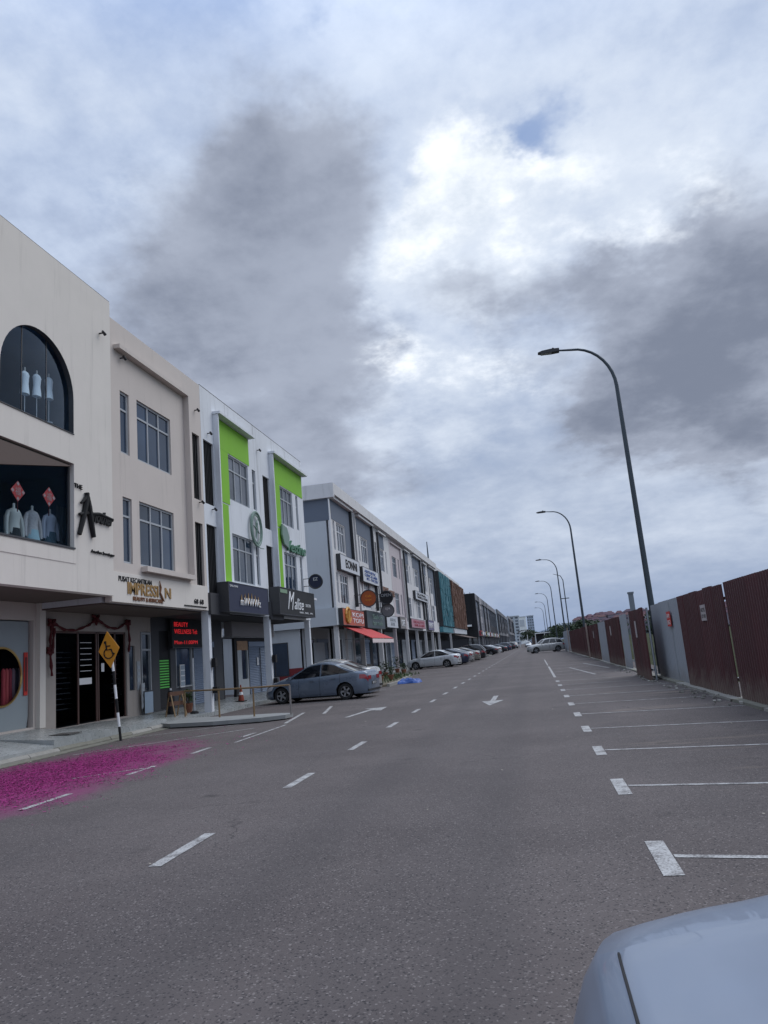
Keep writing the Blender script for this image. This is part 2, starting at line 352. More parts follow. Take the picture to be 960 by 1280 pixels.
    def build(s, name, mats, parent=None, smooth=False, loc=(0,0,0), sharp=38, **tags):
        return obj(name, s.mesh(name, mats, smooth, sharp), parent, loc, **tags)
def obj(name, data, parent=None, loc=(0,0,0), rot=None, **tags):
    o = bpy.data.objects.new(name, data); COL.objects.link(o); o.location = loc
    if rot: o.rotation_euler = rot
    if parent: o.parent = parent
    for k, v in tags.items(): o[k] = v
    return o
def thing(name, label, cat, loc=(0,0,0), rz=0, group=None):
    o = obj(name, None, None, loc, (0,0,rz)); o['label'] = label; o['category'] = cat
    o.empty_display_size = .2
    if group: o['group'] = group
    return o
def copy_tree(o, parent=None):
    c = o.copy(); COL.objects.link(c)
    if parent: c.parent = parent
    for ch in o.children: copy_tree(ch, c)
    return c
def text(name, s, size, mats, parent, loc, rot=(math.pi/2, 0, math.pi/2), ext=.012, shear=0, align='LEFT', xs=1.0, bold=0.0, **tags):
    cu = bpy.data.curves.new(name, 'FONT'); cu.body = s; cu.size = size; cu.extrude = ext; cu.shear = shear; cu.align_x = align; cu.offset = bold
    cu.resolution_u = 3
    t = bpy.data.objects.new('t', cu); COL.objects.link(t)
    dg = bpy.context.evaluated_depsgraph_get(); me = bpy.data.meshes.new_from_object(t.evaluated_get(dg)); me.name = name
    bpy.data.objects.remove(t); me.materials.clear(); me.materials.append(mats)
    o = obj(name, me, parent, loc, rot, **tags); o.scale = (xs, 1, 1); return o
_cache = {}
def pane_mesh(w_, h_, m):
    k = (round(w_, 3), round(h_, 3), m.name)
    if k not in _cache:
        b = MB(); b.box(-.006, 0, 0, .006, w_, h_); _cache[k] = b.mesh('pane', m)
    return _cache[k]
def window(par, x, y0, z0, y1, z1, cols, tz, fm=M_FRAME, pm=M_PANE, fw=.055, split=True, muls=None):
    """frame with mullions and transom, its panes as sub-parts"""
    b = MB(); t = .07
    b.box(x, y0, z0, x+t, y1, z0+fw); b.box(x, y0, z1-fw, x+t, y1, z1)
    b.box(x, y0, z0+fw, x+t, y0+fw, z1-fw); b.box(x, y1-fw, z0+fw, x+t, y1, z1-fw)
    iw = (y1-y0-2*fw-(cols-1)*fw)/cols; es = []
    for c in range(cols):
        a = y0+fw+c*(iw+fw); es.append((a, a+iw))
        if c < cols-1: b.box(x, a+iw, z0+fw, x+t, a+iw+fw, z1-fw)
    rows = [(z0+fw, z1-fw)]
    if tz:
        for a, e in es: b.box(x, a, tz-fw/2, x+t-.004, e, tz+fw/2)
        rows = [(z0+fw, tz-fw/2), (tz+fw/2, z1-fw)]
    f = b.build('window', fm, par)
    for a, e in es:
        for r0, r1 in rows:
            obj('pane', pane_mesh(e-a, r1-r0, pm), f, (x+.03, a, r0))
    return f
def louvre(par, x, y0, z0, y1, z1, m=M_BLACK, n=5):
    b = MB(); b.box(x-.25, y0, z0, x-.22, y1, z1)
    for i in range(n):
        y = y0+(i+.5)*(y1-y0)/n; b.box(x-.16, y-.022, z0, x-.06, y+.022, z1)
    return b.build('louvre_screen', m, par)
# ------------------------------------------------------------------ ground, road, kerbs
g = MB(); g.box(-3000, -400, -.9, 4000, 5000, -.06); g.build('ground', M_GRASS, kind='structure')
KX = -10.5
g = MB(); g.grid(lambda u, v: (-11.5+16.6*v, -30+900*u, -.055 if False else 0.0), 60, 6); 
road = g.build('road', M_ASPH, kind='structure')
g = MB(); g.box(-13.5, 34.98, -.05, -10.5, 40.02, .0); g.box(-40, 34.98, -.05, -13.5, 40.02, .001)
g.build('side_lane', M_ASPH, kind='structure')
def mark(name, y0, y1, x0, x1, skew=0.0, z=.004):
    b = MB(); b.add([(x0,y0,z),(x1,y0+skew,z),(x1,y1+skew,z),(x0,y1,z)], [(0,1,2,3)]); return b.build(name, M_PAINT, road)
# lane dashes
Y = 5.77-3*3.25
for i in range(60):
    y = 2.52+i*3.25
    if y > 190: break
    xx = -3.16
    if y < 2.6: continue
    mark('lane_dash', y, y+1.05, xx-.055, xx+.055)
# parking bays on the right: thick T heads and thin lines that skew a little
for i in range(17):
    y = 5.56-2.51+i*2.5
    if y < 4: continue
    if y > 30: break
    mark('bay_head', y-.41, y+.41, .615, .745)
    b = MB(); b.add([(.754, y-.02, .004), (3.72, y-.53, .004), (3.72, y-.46, .004), (.754, y+.05, .004)], [(0,1,2,3)]); b.build('bay_line', M_PAINT, road)
mark('edge_line', 31, 44, .62, .72); mark('edge_line', 46, 60, .62, .70)
for y0, y1, x0, x1 in ((31, 40, 2.2, 1.6), (36, 45, 3.2, 2.6)):
    b = MB(); b.add([(x0,y0,.004),(x0+.09,y0,.004),(x1+.09,y1,.004),(x1,y1,.004)], [(0,1,2,3)]); b.build('hatch_line', M_PAINT, road)
for y in (33, 36, 40, 44, 49, 54): mark('bay_line', y, y+.07, .8, 3.3, -.4)
# parallel bays on the left
for y0, y1 in ((3.4, 4.3), (6.0, 6.9), (8.5, 9.5), (10.95, 11.8), (13.2, 14.0), (15.6, 16.4)):
    mark('bay_dash', y0, y1, -6.47, -6.37)
def seg(name, a, c, wd=.035):
    a, c = Vector((*a, .005)), Vector((*c, .005)); n = (c-a).cross(Vector((0,0,1))).normalized()*wd
    b = MB(); b.add([a-n, a+n, c+n, c-n], [(0,1,2,3)]); return b.build(name, M_PAINT, road)
seg('bay_line', (-9.6, 14.3), (-6.9, 17.6)); seg('bay_line', (-10.1, 17.2), (-6.7, 20.0)); seg('bay_line', (-7.35, 10.9), (-6.35, 11.7), .03)
seg('bay_line', (-6.15, 14.6), (-6.2, 17.9)); seg('bay_line', (-6.35, 18.3), (-6.9, 21.6), .05); seg('bay_line', (-6.0, 20.6), (-6.6, 23.6), .05)
for y in (26.0, 28.9, 31.6, 44, 47, 50, 53): seg('bay_line', (-10.2, y+.4), (-6.4, y), .04)
# lane arrows
def arrow(x, y, L=3.4, s=1):
    p = [(-.07,0),(.07,0),(.07,L*.55),(.30,L*.55),(0,L),(-.30,L*.55),(-.07,L*.55)]
    b = MB(); b.add([(x+u, y+v*s, .005) for u, v in p], [tuple(range(7)) if s > 0 else tuple(range(7))[::-1]]); return b.build('arrow_marking', M_PAINT, road)
arrow(-1.28, 22.7, 3.4, -1)
b = MB(); b.add([(-4.95,18.8,.005),(-4.82,18.8,.005),(-4.62,20.6,.005),(-4.3,20.3,.005),(-4.35,21.5,.005),(-5.0,21.3,.005),(-4.75,21.0,.005)], [(0,1,2,3,4,5,6)])
b.build('arrow_marking', M_PAINT, road)
# walkway of the near block in separate slabs, kerb stones
walk = obj('pavement', None, kind='structure')
def slab(y0, y1, zt, zi, x0=-10.52, x1=-12.9):
    b = MB(); b.add([(x0,y0,-.1),(x0,y1,-.1),(x0,y1,zt),(x0,y0,zt),(x1,y0,-.1),(x1,y1,-.1),(x1,y1,zi),(x1,y0,zi)],
                    [(0,1,2,3),(3,2,6,7),(1,5,6,2),(4,0,3,7),(5,4,7,6)]); return b.build('paving_slab', M_TILE, walk)
y = 5.0
while y < 15.0: slab(y, min(y+2.4, 14.99), .16, .47); y += 2.406
slab(15.0, 17.2, .27, .42); slab(17.206, 20.1, .22, .30)
y = 20.106
while y < 34.9: slab(y, min(y+2.9, 34.95), .13, .27); y += 2.906
b = MB(); b.box(-13.2, 5, -.1, -12.91, 34.9, .2); b.build('paving_slab', M_TILE, walk)
b = MB()
for i in range(9): b.box(-11.18+i*.06, 15.75, .302, -11.15+i*.06, 16.25, .322)
for i in range(5): b.box(-11.20, 15.75+i*.12, .300, -10.66, 15.77+i*.12, .318)
b.build('drain_grate', M_GRATE, walk)
km = []
for k in range(3):
    b = MB(); L = .985
    b.add([(0,0,-.05),(.16,0,-.05),(.16,L,-.05),(0,L,-.05),(0,0,.10),(.11,0,.10),(.11,L,.10),(0,L,.10),(.16,0,.045),(.16,L,.045)],
          [(4,5,6,7),(5,8,9,6),(8,1,2,9),(0,1,8,5,4),(3,7,6,9,2),(0,4,7,3)]); km.append(b.mesh('kerb_stone', [M_CONC, M_MOSS, M_CONC][k]))
for i in range(15):
    o = obj('kerb_stone', km[random.choice((0, 1, 1, 2))], walk, (KX-.015+random.uniform(-.006, .006), 5+i*1.0, random.uniform(-.012, .008))); o.rotation_euler = (0, 0, random.uniform(-.006, .006))
b = MB(); b.box(-10.36, 5, 0.002, -10.05, 19.4, .018); b.build('gutter', M_MOSS, walk)
# raised concrete nose with the pipe barrier
isl = [(-10.5, 19.75), (-10.0, 19.3), (-8.6, 19.0), (-7.3, 19.1), (-6.75, 19.5), (-6.7, 20.0), (-7.2, 20.35), (-9.0, 20.7), (-10.5, 21.3)]
b = MB(); b.prism(isl, lambda u, v, d: (u, v, d), .03, .13); b.build('concrete_apron', M_SLAB, walk)
# block-two pavement and verge
b = MB(); b.box(-10.3, 40.02, -.05, -13.1, 121, .16); b.build('pavement', M_SLAB, kind='structure')
vg = obj('verge', None, kind='structure')
b = MB(); b.prism([(-10.3,33.2),(-7.2,34.0),(-6.9,35.5),(-7.4,44),(-8.6,50),(-10.3,50)], lambda u, v, d: (u, v, d), .01, .10)
b.build('verge_bed', mat('soil', (.11, .09, .06), .95, vary=.4, vs=3, bump=.6, bs=12), vg)
for (a, c) in (((-9.9,33.0),(-7.1,33.8)), ((-6.8,34.2),(-6.75,36.5)), ((-6.75,36.6),(-7.2,41)), ((-7.2,41.1),(-7.6,45.5)), ((-7.65,45.6),(-8.8,50.4))):
    a, c = Vector((*a, .07)), Vector((*c, .07)); dd = (c-a)/2; n = dd.cross(Vector((0,0,1))).normalized()*.07
    b = MB(); b.obox((a+c)/2, dd, n, (0,0,.07)); b.build('kerb_stone', M_CONC, vg)
b = MB()
for i in range(900):
    x, y = random.uniform(-10.1, -7.3), random.uniform(34.3, 48); h = random.uniform(.05, .3); a = random.uniform(0, 6.3); dx, dy = .03*math.cos(a), .03*math.sin(a)
    b.add([(x-dx,y-dy,.09),(x+dx,y+dy,.09),(x+random.uniform(-.08,.08),y+random.uniform(-.08,.08),.09+h)], [(0,1,2)])
b.build('weeds', M_LEAF, None, kind='stuff', label='scruffy weeds growing over the kerbed verge', category='weeds')
# far kerb islands on the left
fi = obj('traffic_island', None, kind='structure')
for y0 in (102, 128):
    b = MB(); b.prism([(-10.2,y0),(-6.2,y0+.5),(-5.8,y0+1.6),(-6.2,y0+2.6),(-10.2,y0+3.2)], lambda u, v, d: (u, v, d), .01, .16); b.build('kerb_island', M_CONC, fi)
b = MB(); b.box(-10.3, 146, -.05, -13.0, 236, .16); b.box(-10.3, 244, -.05, -13, 420, .16); b.build('far_pavement', M_SLAB, kind='structure')
# right: low kerb/gutter at the hoarding
gt = obj('kerb', None, kind='structure')
rk = []
for k in range(2):
    b = MB(); b.box(0, 0, -.05, .3, 1.98, .055 if k else .05); rk.append(b.mesh('kerb_stone', [M_CONC, M_MOSS][k]))
for i in range(42):
    y = 8+i*2.0; obj('kerb_stone', rk[random.random() < .4], gt, (3.98-.28+random.uniform(-.015,.015), y, 0))
# ------------------------------------------------------------------ magenta firecracker paper
rng = np.random.default_rng(3)
def scraps(n, m, size, cx, cy, sx, sy, name, label):
    P_ = rng.normal(size=(n, 2))*np.array([sx, sy])+np.array([cx, cy])
    ok = (P_[:, 0] > -10.3) & (P_[:, 0] < -5.2); P_ = P_[ok]
    nz = np.array([noise.noise((x*1.6, y*1.2, 7))+.6*noise.noise((x*5, y*4, 2)) for x, y in P_]); e = ((P_[:, 0]-cx)/sx)**2*.25+((P_[:, 1]-cy)/sy)**2*.25
    P_ = P_[nz > -.75+.75*np.clip(e, 0, 1.4)+.35*rng.uniform(-1, 1, len(P_))]; n = len(P_)
    a = rng.uniform(0, 6.28, n); s = rng.gamma(4, .25, n)*size; z = rng.uniform(.005, .012, n); tl = rng.uniform(-.01, .01, (n, 4)); ar = rng.uniform(.25, .9, n)
    V_ = np.zeros((n, 4, 3))
    for k, (u, v) in enumerate(((-1,-1),(1,-1),(1,1),(-1,1))):
        jit = rng.uniform(.6, 1.3, n); V_[:, k, 0] = P_[:, 0]+(u*np.cos(a)-v*ar*np.sin(a))*s*jit; V_[:, k, 1] = P_[:, 1]+(u*np.sin(a)+v*ar*np.cos(a))*s*jit; V_[:, k, 2] = z+np.abs(tl[:, k])
    me = bpy.data.meshes.new(name); me.from_pydata(V_.reshape(-1, 3).tolist(), [], np.arange(n*4).reshape(-1, 4).tolist()); me.materials.append(m)
    obj(name, me, kind='stuff', label=label, category='paper scraps')
scraps(60000, M_MAG, .0085, -8.2, 10.4, .95, 2.6, 'paper_scraps', 'bright magenta firecracker paper scraps strewn along the left kerb')
scraps(16000, M_MAGD, .009, -8.4, 10.2, 1.0, 2.5, 'dark_paper_scraps', 'dark wet magenta scraps mixed into the strewn firecracker paper')
# ------------------------------------------------------------------ measuring helpers: a photo pixel on a known plane gives a place
def onX(px, py, X):
    v = ray(px, py); t = X/v[0]; return float(v[1]*t), float(v[2]*t+CAMZ)
def onG(px, py, z=0):
    v = ray(px, py); t = (z-CAMZ)/v[2]; return float(v[0]*t), float(v[1]*t)
def text_fit(name, s, par, x, y0, z0, y1, z1, m, ext=.012, shear=0.0, bold=0.0, **tags):
    """text on a plane facing +X (or rotated), fitted exactly into the box y0..y1, z0..z1"""
    o = text(name, s, 1.0, m, par, (0,0,0), ext=ext, shear=shear, bold=bold, **tags)
    me = o.data; xs = [v.co.x for v in me.vertices]; ys = [v.co.y for v in me.vertices]
    if not xs: return o
    a, b, c, d = min(xs), max(xs), min(ys), max(ys); sx = (y1-y0)/(b-a); sy = (z1-z0)/(d-c)
    for v in me.vertices: v.co.x = (v.co.x-a)*sx; v.co.y = (v.co.y-c)*sy
    o.location = (x, y0, z0); return o
# ------------------------------------------------------------------ shophouse pieces (local: +x out of the facade, y along it)
UW = 5.85
def pane_all(f, x, y0, z0, y1, z1, pm):
    return obj('pane', pane_mesh(y1-y0, z1-z0, pm), f, (x+.03, y0, z0))
def far_window(par, x, y0, z0, y1, z1, cols, tz, fm=M_FRAME, pm=M_PANE, fw=.07):
    b = MB(); t = .07
    b.box(x, y0, z0, x+t, y1, z0+fw); b.box(x, y0, z1-fw, x+t, y1, z1); b.box(x, y0, z0+fw, x+t, y0+fw, z1-fw); b.box(x, y1-fw, z0+fw, x+t, y1, z1-fw)
    for c in range(1, cols):
        a = y0+(y1-y0)*c/cols; b.box(x, a-fw/2, z0+fw, x+t, a+fw/2, z1-fw)
    if tz: b.box(x, y0+fw, tz-fw/2, x+t-.004, y1-fw, tz+fw/2)
    f = b.build('window', fm, par); pane_all(f, x, y0+fw/2, z0+fw/2, y1-fw/2, z1-fw/2, pm); return f
def core(par, wd, mw, top=11.35, deep=16, gx=-2.1, x0=-.26, room=0, zc=3.42):
    b = MB(); xa = x0-room
    b.box(xa, .001, zc, -deep, wd-.001, top-.5)                       # upper storeys
    b.box(x0-.3, .001, top-.499, -deep, wd-.001, top-.30)              # roof slab
    b.box(x0, .001, top-.499, x0-.29, wd-.001, top)                    # parapet back
    b.box(-deep, .001, top-.30, -deep+.2, wd-.001, top)
    b.box(gx-2.5, .001, -.05, -deep, wd-.001, zc-.001)
    return b.build('core_wall', mw, par)
def soffit(par, wd, m, x0=-.02, x1=-2.08, z=3.40):
    b = MB(); b.box(x0-.24, .002, z-.02, x1, wd-.002, z+.018); return b.build('walkway_ceiling', m, par)
def column(par, y, z0, z1, m, s=.10):
    b = MB(); b.box(-.27, y-s, z0, -.02, y+s, z1); return b.build('column', m, par)
def shutter(par, x, y0, z0, y1, z1, m=M_SHUT, n=None):
    n = n or int((z1-z0)/.075); b = MB(); h = (z1-z0)/n
    for i in range(n): b.add([(x,y0,z0+i*h),(x,y1,z0+i*h),(x+.022,y1,z0+(i+.55)*h),(x+.022,y0,z0+(i+.55)*h),(x,y1,z0+(i+1)*h),(x,y0,z0+(i+1)*h)], [(0,1,2,3),(3,2,4,5)])
    b.box(x-.03, y0-.05, z0, x+.03, y0, z1); b.box(x-.03, y1, z0, x+.03, y1+.05, z1); b.box(x-.02, y0-.05, z1, x+.09, y1+.05, z1+.22)
    return b.build('roller_shutter', m, par)
M_SHOP2 = glass('clear_shop_glass', (.86, .93, .97), .05)
M_DGL = glass('tinted_shop_glass', (.45, .47, .5), .035, .02)
# ================================================================== UNIT A : boutique with the arched window
AY, AX = 11.43, -10.40
A = thing('shophouse', 'cream boutique shophouse with a tall arched display window, nearest the camera', 'shophouse', (AX, AY, 0))
def a(Y): return Y-AY
b = MB(); y0, y1, z0, z1 = 0, UW, 3.56, 11.72
ac, ar, asp, abot = a(14.3), 1.3, 8.3, 7.42
wy0, wy1, wz0, wz1 = a(13.0), a(15.6), 4.58, 6.67
Zs = 7.42
b.wall(0, (0, UW), (z0, 7.0), [(wy0, wz0, wy1, wz1)], .17, edge=False)
N = 24; arc = [(ac+ar*math.cos(math.pi*(1-i/N)), asp+ar*math.sin(math.pi*(1-i/N))) for i in range(N+1)]
b.add([(0,0,7.0),(0,UW,7.0),(0,UW,abot),(0,0,abot)], [(0,1,2,3)])
b.add([(0,0,abot),(0,ac-ar,abot),(0,ac-ar,asp),(0,0,asp)], [(0,1,2,3)]); b.add([(0,ac+ar,abot),(0,UW,abot),(0,UW,asp),(0,ac+ar,asp)], [(0,1,2,3)])
vs = [(0,0,asp)]+[(0,)+p for p in arc]+[(0,UW,asp),(0,UW,z1),(0,ac+ar,z1)]
for i in range(N):
    p, q = arc[i], arc[i+1]; b.add([(0,)+p, (0,)+q, (0, q[0], z1), (0, p[0], z1)], [(0,1,2,3)])
b.add([(0,0,asp),(0,ac-ar,asp),(0,ac-ar,z1),(0,0,z1)], [(0,1,2,3)]); b.add([(0,ac+ar,asp),(0,UW,asp),(0,UW,z1),(0,ac+ar,z1)], [(0,1,2,3)])
b.add([(0,0,z0),(0,UW,z0),(0,UW,z1),(0,0,z1),(-.25,0,z0),(-.25,UW,z0),(-.25,UW,z1),(-.25,0,z1)], [(1,0,4,5),(2,1,5,6),(3,2,6,7),(0,3,7,4)])
b.build('facade', M_CREAM, A)
# dark lined reveal of the arch, sill, glass with mullions
b = MB(); ring = [(ac-ar, abot)]+arc+[(ac+ar, abot)]
for i in range(len(ring)-1):
    p, q = ring[i], ring[i+1]; b.add([(-.005,)+p, (-.005,)+q, (-.14,)+q, (-.14,)+p], [(0,1,2,3)])
b.box(-.14, ac-ar, abot-.02, .02, ac+ar, abot+.0)
b.build('arch_reveal', M_DFRAME, A)
af = MB()
for k in (-.45, .42): af.box(-.15, ac+k-.011, abot, -.12, ac+k+.011, asp+math.sqrt(ar*ar-k*k))
af = af.build('arch_window', M_DFRAME, A)
b = MB(); b.add([(-.13,)+p for p in ring], [tuple(range(len(ring)))]); b.build('pane', M_SHOP, af)
# display rooms
def room(y0, z0, y1, z1, x0, x1, m, par, name='display_room'):
    b = MB(); b.add([(x0,y0,z0),(x0,y1,z0),(x0,y1,z1),(x0,y0,z1),(x1,y0,z0),(x1,y1,z0),(x1,y1,z1),(x1,y0,z1)], [(0,1,5,4),(1,2,6,5),(2,3,7,6),(3,0,4,7),(4,5,6,7)]); return b.build(name, m, par)
room(.05, 7.02, UW-.05, 10.3, -.15, -2.7, M_TEALIN, A); room(.05, 3.7, UW-.05, 6.9, -.18, -3.0, M_TEALIN, A)
b = MB(); b.box(-.16, wy0+.005, wz0, -.13, wy0+.03, wz1-.01); b.box(-.16, wy1-.06, wz0, -.11, wy1-.01, wz1-.01); b.box(-.16, wy0+.03, wz1-.07, -.11, wy1-.06, wz1-.01); b.box(-.16, wy0, wz0-.02, .03, wy1+.01, wz0+.02)
f = b.build('display_window', M_DFRAME, A); b = MB(); b.box(-.15, wy0+.01, wz0+.01, -.14, wy1-.03, wz1-.02); b.build('pane', M_SHOP2, f)
b = MB(); b.prism([(wy0+.03,wz1-.62),(wy1-.06,wz1-.075),(wy0+.03,wz1-.075)], lambda u, v, d: (d, u, v), -.13, -.02); b.build('soffit_panel', M_BROWNT, A)  # triangular panel at the glass, standing in for the sloping window soffit
b = MB(); b.box(.0, wy0, 4.22, .012, wy1+.05, 4.52); b.build('sill_panel', M_CREAM, A)
b = MB(); b.box(-3.1, 0, 3.42, -15, UW, 11.2); b.box(-.26, 0, 10.31, -3.09, UW, 11.2); b.box(-4.4, 0, -.05, -15, UW, 3.40); b.box(-.26, .0, 11.21, -.5, UW, 11.71); b.build('core_wall', M_WHITE, A)
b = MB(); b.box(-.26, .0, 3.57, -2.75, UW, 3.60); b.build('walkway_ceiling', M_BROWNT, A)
b = MB(); b.box(-.015, 0, 11.72, -.3, UW+.004, 11.75); b.build('parapet_cap', M_GRATE, A)
# boutique shopfront on the walkway
SX = -2.2
b = MB(); b.wall(SX, (0, UW+.15), (.3, 3.57), [(a(15.2), .45, a(17.12), 3.13)], .16, edge=False); b.build('shop_wall', M_CREAM2, A)
b = MB(); b.box(SX-.05, a(17.22), .4, SX+.12, a(17.45), 3.57); b.build('pilaster', M_CREAM, A)
dp = MB(); rc, rz_, rr = a(16.06), 1.74, .70
# door leaf with a round opening
N = 40; cir = [(rc+rr*math.cos(2*math.pi*k/N), rz_+rr*math.sin(2*math.pi*k/N)) for k in range(N)]
yL, yR, zB, zT = a(15.2), a(17.05), .45, 3.1
def border(c):
    dy, dz_ = c[0]-rc, c[1]-rz_; t = min((yR-rc)/dy if dy > 1e-9 else 1e9, (yL-rc)/dy if dy < -1e-9 else 1e9, (zT-rz_)/dz_ if dz_ > 1e-9 else 1e9, (zB-rz_)/dz_ if dz_ < -1e-9 else 1e9)
    return (rc+dy*t, rz_+dz_*t)
for k in range(N):
    p, q = cir[k], cir[(k+1) % N]; P1, Q1 = border(p), border(q); dp.add([(SX-.1,)+p, (SX-.1,)+q, (SX-.1,)+Q1, (SX-.1,)+P1], [(0,1,2,3)])
for yy, zz in ((yR,zT),(yR,zB),(yL,zT),(yL,zB)):
    c0 = min(range(N), key=lambda k: (border(cir[k])[0]-yy)**2+(border(cir[k])[1]-zz)**2)
    p = border(cir[c0]); dp.add([(SX-.102, yy, zz), (SX-.102, p[0]+(yy-p[0])*0, zz), (SX-.102, p[0], p[1]), (SX-.102, yy, p[1])], [(0,1,2,3)])
door = dp.build('door_leaf', mat('grey_door_paint', (.27, .31, .33), .5, vary=.08, vs=1), A)
b = MB(); b.tube([(SX-.07, rc+rr*math.cos(t), rz_+rr*math.sin(t)) for t in [2*math.pi*k/40 for k in range(41)]], .028, 6, cap=False); b.build('brass_ring', mat('brass', (.5,.33,.12), .3, metal=.8, vary=.05), door)
b = MB(); b.add([(SX-.13, rc+rr*math.cos(t), rz_+rr*math.sin(t)) for t in [2*math.pi*k/40 for k in range(40)]], [tuple(range(40))]); b.build('pane', glass('clear_door_glass', (.85,.88,.92), .03), door)
room(a(15.1), .5, a(17.6), 3.1, SX-.2, SX-1.5, M_TEALIN, A, 'shop_interior')
for k, (yy, c) in enumerate(((16.42,(.50,.07,.08)),(16.54,(.55,.10,.10)),(16.66,(.36,.05,.07)),(16.78,(.32,.22,.25)),(16.90,(.05,.05,.07)),(17.02,(.45,.38,.38)))):
    b = MB(); b.tube([(SX-.32, a(yy), 1.95), (SX-.32, a(yy), 1.88), (SX-.32, a(yy), 1.5), (SX-.32, a(yy)+.01, .95)], [.02,.055,.05,.07], 8)
    t = b.build('hanging_dress', mat('dress_%d' % k, c, .8), smooth=True); t.location = (AX, AY, 0)
    t['label'] = ['rose dress on the rail behind the round door window', 'coral dress hanging second on the rail in the round window', 'deep crimson dress hanging mid rail behind round window', 'mauve dress right of the crimson one in the round window', 'black dress on the rail behind the round door window', 'pale dress at the right end of the round window rail'][k]; t['category'] = 'dress'; t['group'] = 'dresses behind the round window'
b = MB(); b.box(SX-.085, a(16.86), 1.25, SX-.07, a(17.0), 2.32); b.box(SX-.069, a(16.89), 1.35, SX-.066, a(16.97), 2.2, 1)
t = b.build('couplet_strip', [M_REDP, mat('dark_red_print', (.12,.01,.01), .6)]); t.location = (AX, AY, 0); t['label'] = 'long red paper couplet hanging beside the round door window'; t['category'] = 'decoration'
# painted handwriting sign on the facade
def P3(px, py, X=AX): y_, z_ = onX(px, py, X); return y_-AY, z_
b = MB()
def stroke(pts, r, mb=b, x=.05):
    mb.tube([(x,)+P3(*p) for p in pts], r, 7)
stroke([(107,617),(105,632),(101,652),(97,668)], [.055,.07,.065,.055]); stroke([(106,616),(109,634),(112,655),(115,672)], [.055,.075,.07,.055]); stroke([(99,629),(104,624),(107,618)], [.03,.045,.04]); stroke([(97,643),(104,641),(113,641)], [.04,.035,.03])
sg = thing('brush_lettering_sign', 'large black brushstroke letter A sign on the cream facade right of the display window', 'sign', (AX, AY, 0))
b.build('letter', M_BLKL, sg)
y_, z_ = P3(113, 651); text_fit('handwriting', 'nother', sg, .03, y_, z_-.02, P3(140,652)[0], z_+.30, M_BLKL, ext=.03, shear=.35, bold=.035)
b = MB(); stroke([(103,642),(122,643),(139,650)], [.03,.045,.03], b); b.build('underline_stroke', M_BLKL, sg)
y_, z_ = P3(92, 606); text_fit('small_lettering', 'THE', sg, .02, y_, z_-.06, P3(102,606)[0], z_+.05, M_BLKL)
y_, z_ = P3(113, 690); text_fit('small_lettering', 'Another.boutique', sg, .02, y_, z_-.04, P3(142,694)[0], z_+.07, M_BLKL)
# display mannequins and their clothes
def lathe(mb, prof, cx, cy, n=10, ey=1.0, mi=0):
    vs = [(cx+r*ey*math.cos(2*math.pi*k/n), cy+r*math.sin(2*math.pi*k/n), z) for r, z in prof for k in range(n)]; fs = []
    for i in range(len(prof)-1):
        for k in range(n): fs.append((i*n+k, i*n+(k+1)%n, (i+1)*n+(k+1)%n, (i+1)*n+k))
    fs.append(tuple(range(n))[::-1]); fs.append(tuple((len(prof)-1)*n+k for k in range(n))); mb.add(vs, fs, mi)
def mannequin(loc, h, gm, label, group, skirt=None, sleeves=True, rz=0):
    t = thing('mannequin', label, 'mannequin', loc, rz, group)
    s = h
    b = MB(); b.tube([(0,0,0),(0,0,s*.62)], .012, 6); lathe(b, [(.14,0),(.14,.015),(.02,.03)], 0, 0, 14); b.build('stand', M_WLET, t)
    b = MB(); lathe(b, [(.05,s*.60),(.15,s*.66),(.165,s*.72),(.12,s*.82),(.16,s*.92),(.17,s*.98),(.11,s*1.05),(.04,s*1.08),(.038,s*1.16),(.0,s*1.165)], 0, 0, 12, .62); b.build('torso', mat('mannequin_cream', (.5,.46,.42), .6), t, smooth=True)
    b = MB(); lathe(b, [(.20,s*.56),(.185,s*.66),(.155,s*.80),(.175,s*.92),(.195,s*.985),(.15,s*1.04),(.07,s*1.07)], 0, 0, 14, .66)
    if sleeves:
        for q in (-1, 1): b.tube([(0,q*.17,s*1.01),(.0,q*.235,s*.9),(.02,q*.265,s*.74),(.03,q*.27,s*.58)], [.045,.055,.05,.045], 8)
    b.build('top', gm, t, smooth=True)
    if skirt:
        b = MB(); lathe(b, [(.27,.28*s),(.24,.45*s),(.19,.60*s),(.16,.72*s)], 0, 0, 16, .75); b.build('skirt', skirt, t, smooth=True)
    return t
for k, (px, lab) in enumerate(((31, 'white dress mannequin leftmost of three in the arched window'), (46, 'white dress mannequin in the middle of the arched window trio'), (61, 'white dress mannequin at the right of the arched window trio'))):
    yy, zz = onX(px, 463+k*4, AX-.5); mannequin((AX-.5, yy, zz-1.2), 1.1, M_MANN, lab, 'dress forms in the arched window', sleeves=False).scale = (.66, .66, 1)
for k, (px, py, gm, sk, lab) in enumerate(((17, 634, mat('ivory_garment', (.52,.47,.42), .8), M_BLACK, 'cropped ivory blouse mannequin at the left of the lower window'), (40, 637, mat('beaded_garment', (.50,.42,.40), .8, vary=.4, vs=30), mat('pale_aqua_skirt', (.35,.45,.47), .8), 'beaded blush tunic mannequin in the middle of the lower window'), (62, 641, M_GARM, mat('slate_skirt', (.05,.08,.10), .8), 'lilac long sleeved blouse mannequin right in the lower window'))):
    yy, zz = onX(px, py, AX-.62); mannequin((AX-.62, yy, zz-1.42), 1.3, gm, lab, 'mannequins in the lower display window', skirt=sk)
yy, zz = onX(77, 650, AX-1.3)
b = MB()
for k in range(7): b.tube([(0,.07*k,0),(0,.07*k+.01,-.5),(0,.07*k,-1.0)], [.02,.035,.045], 6)
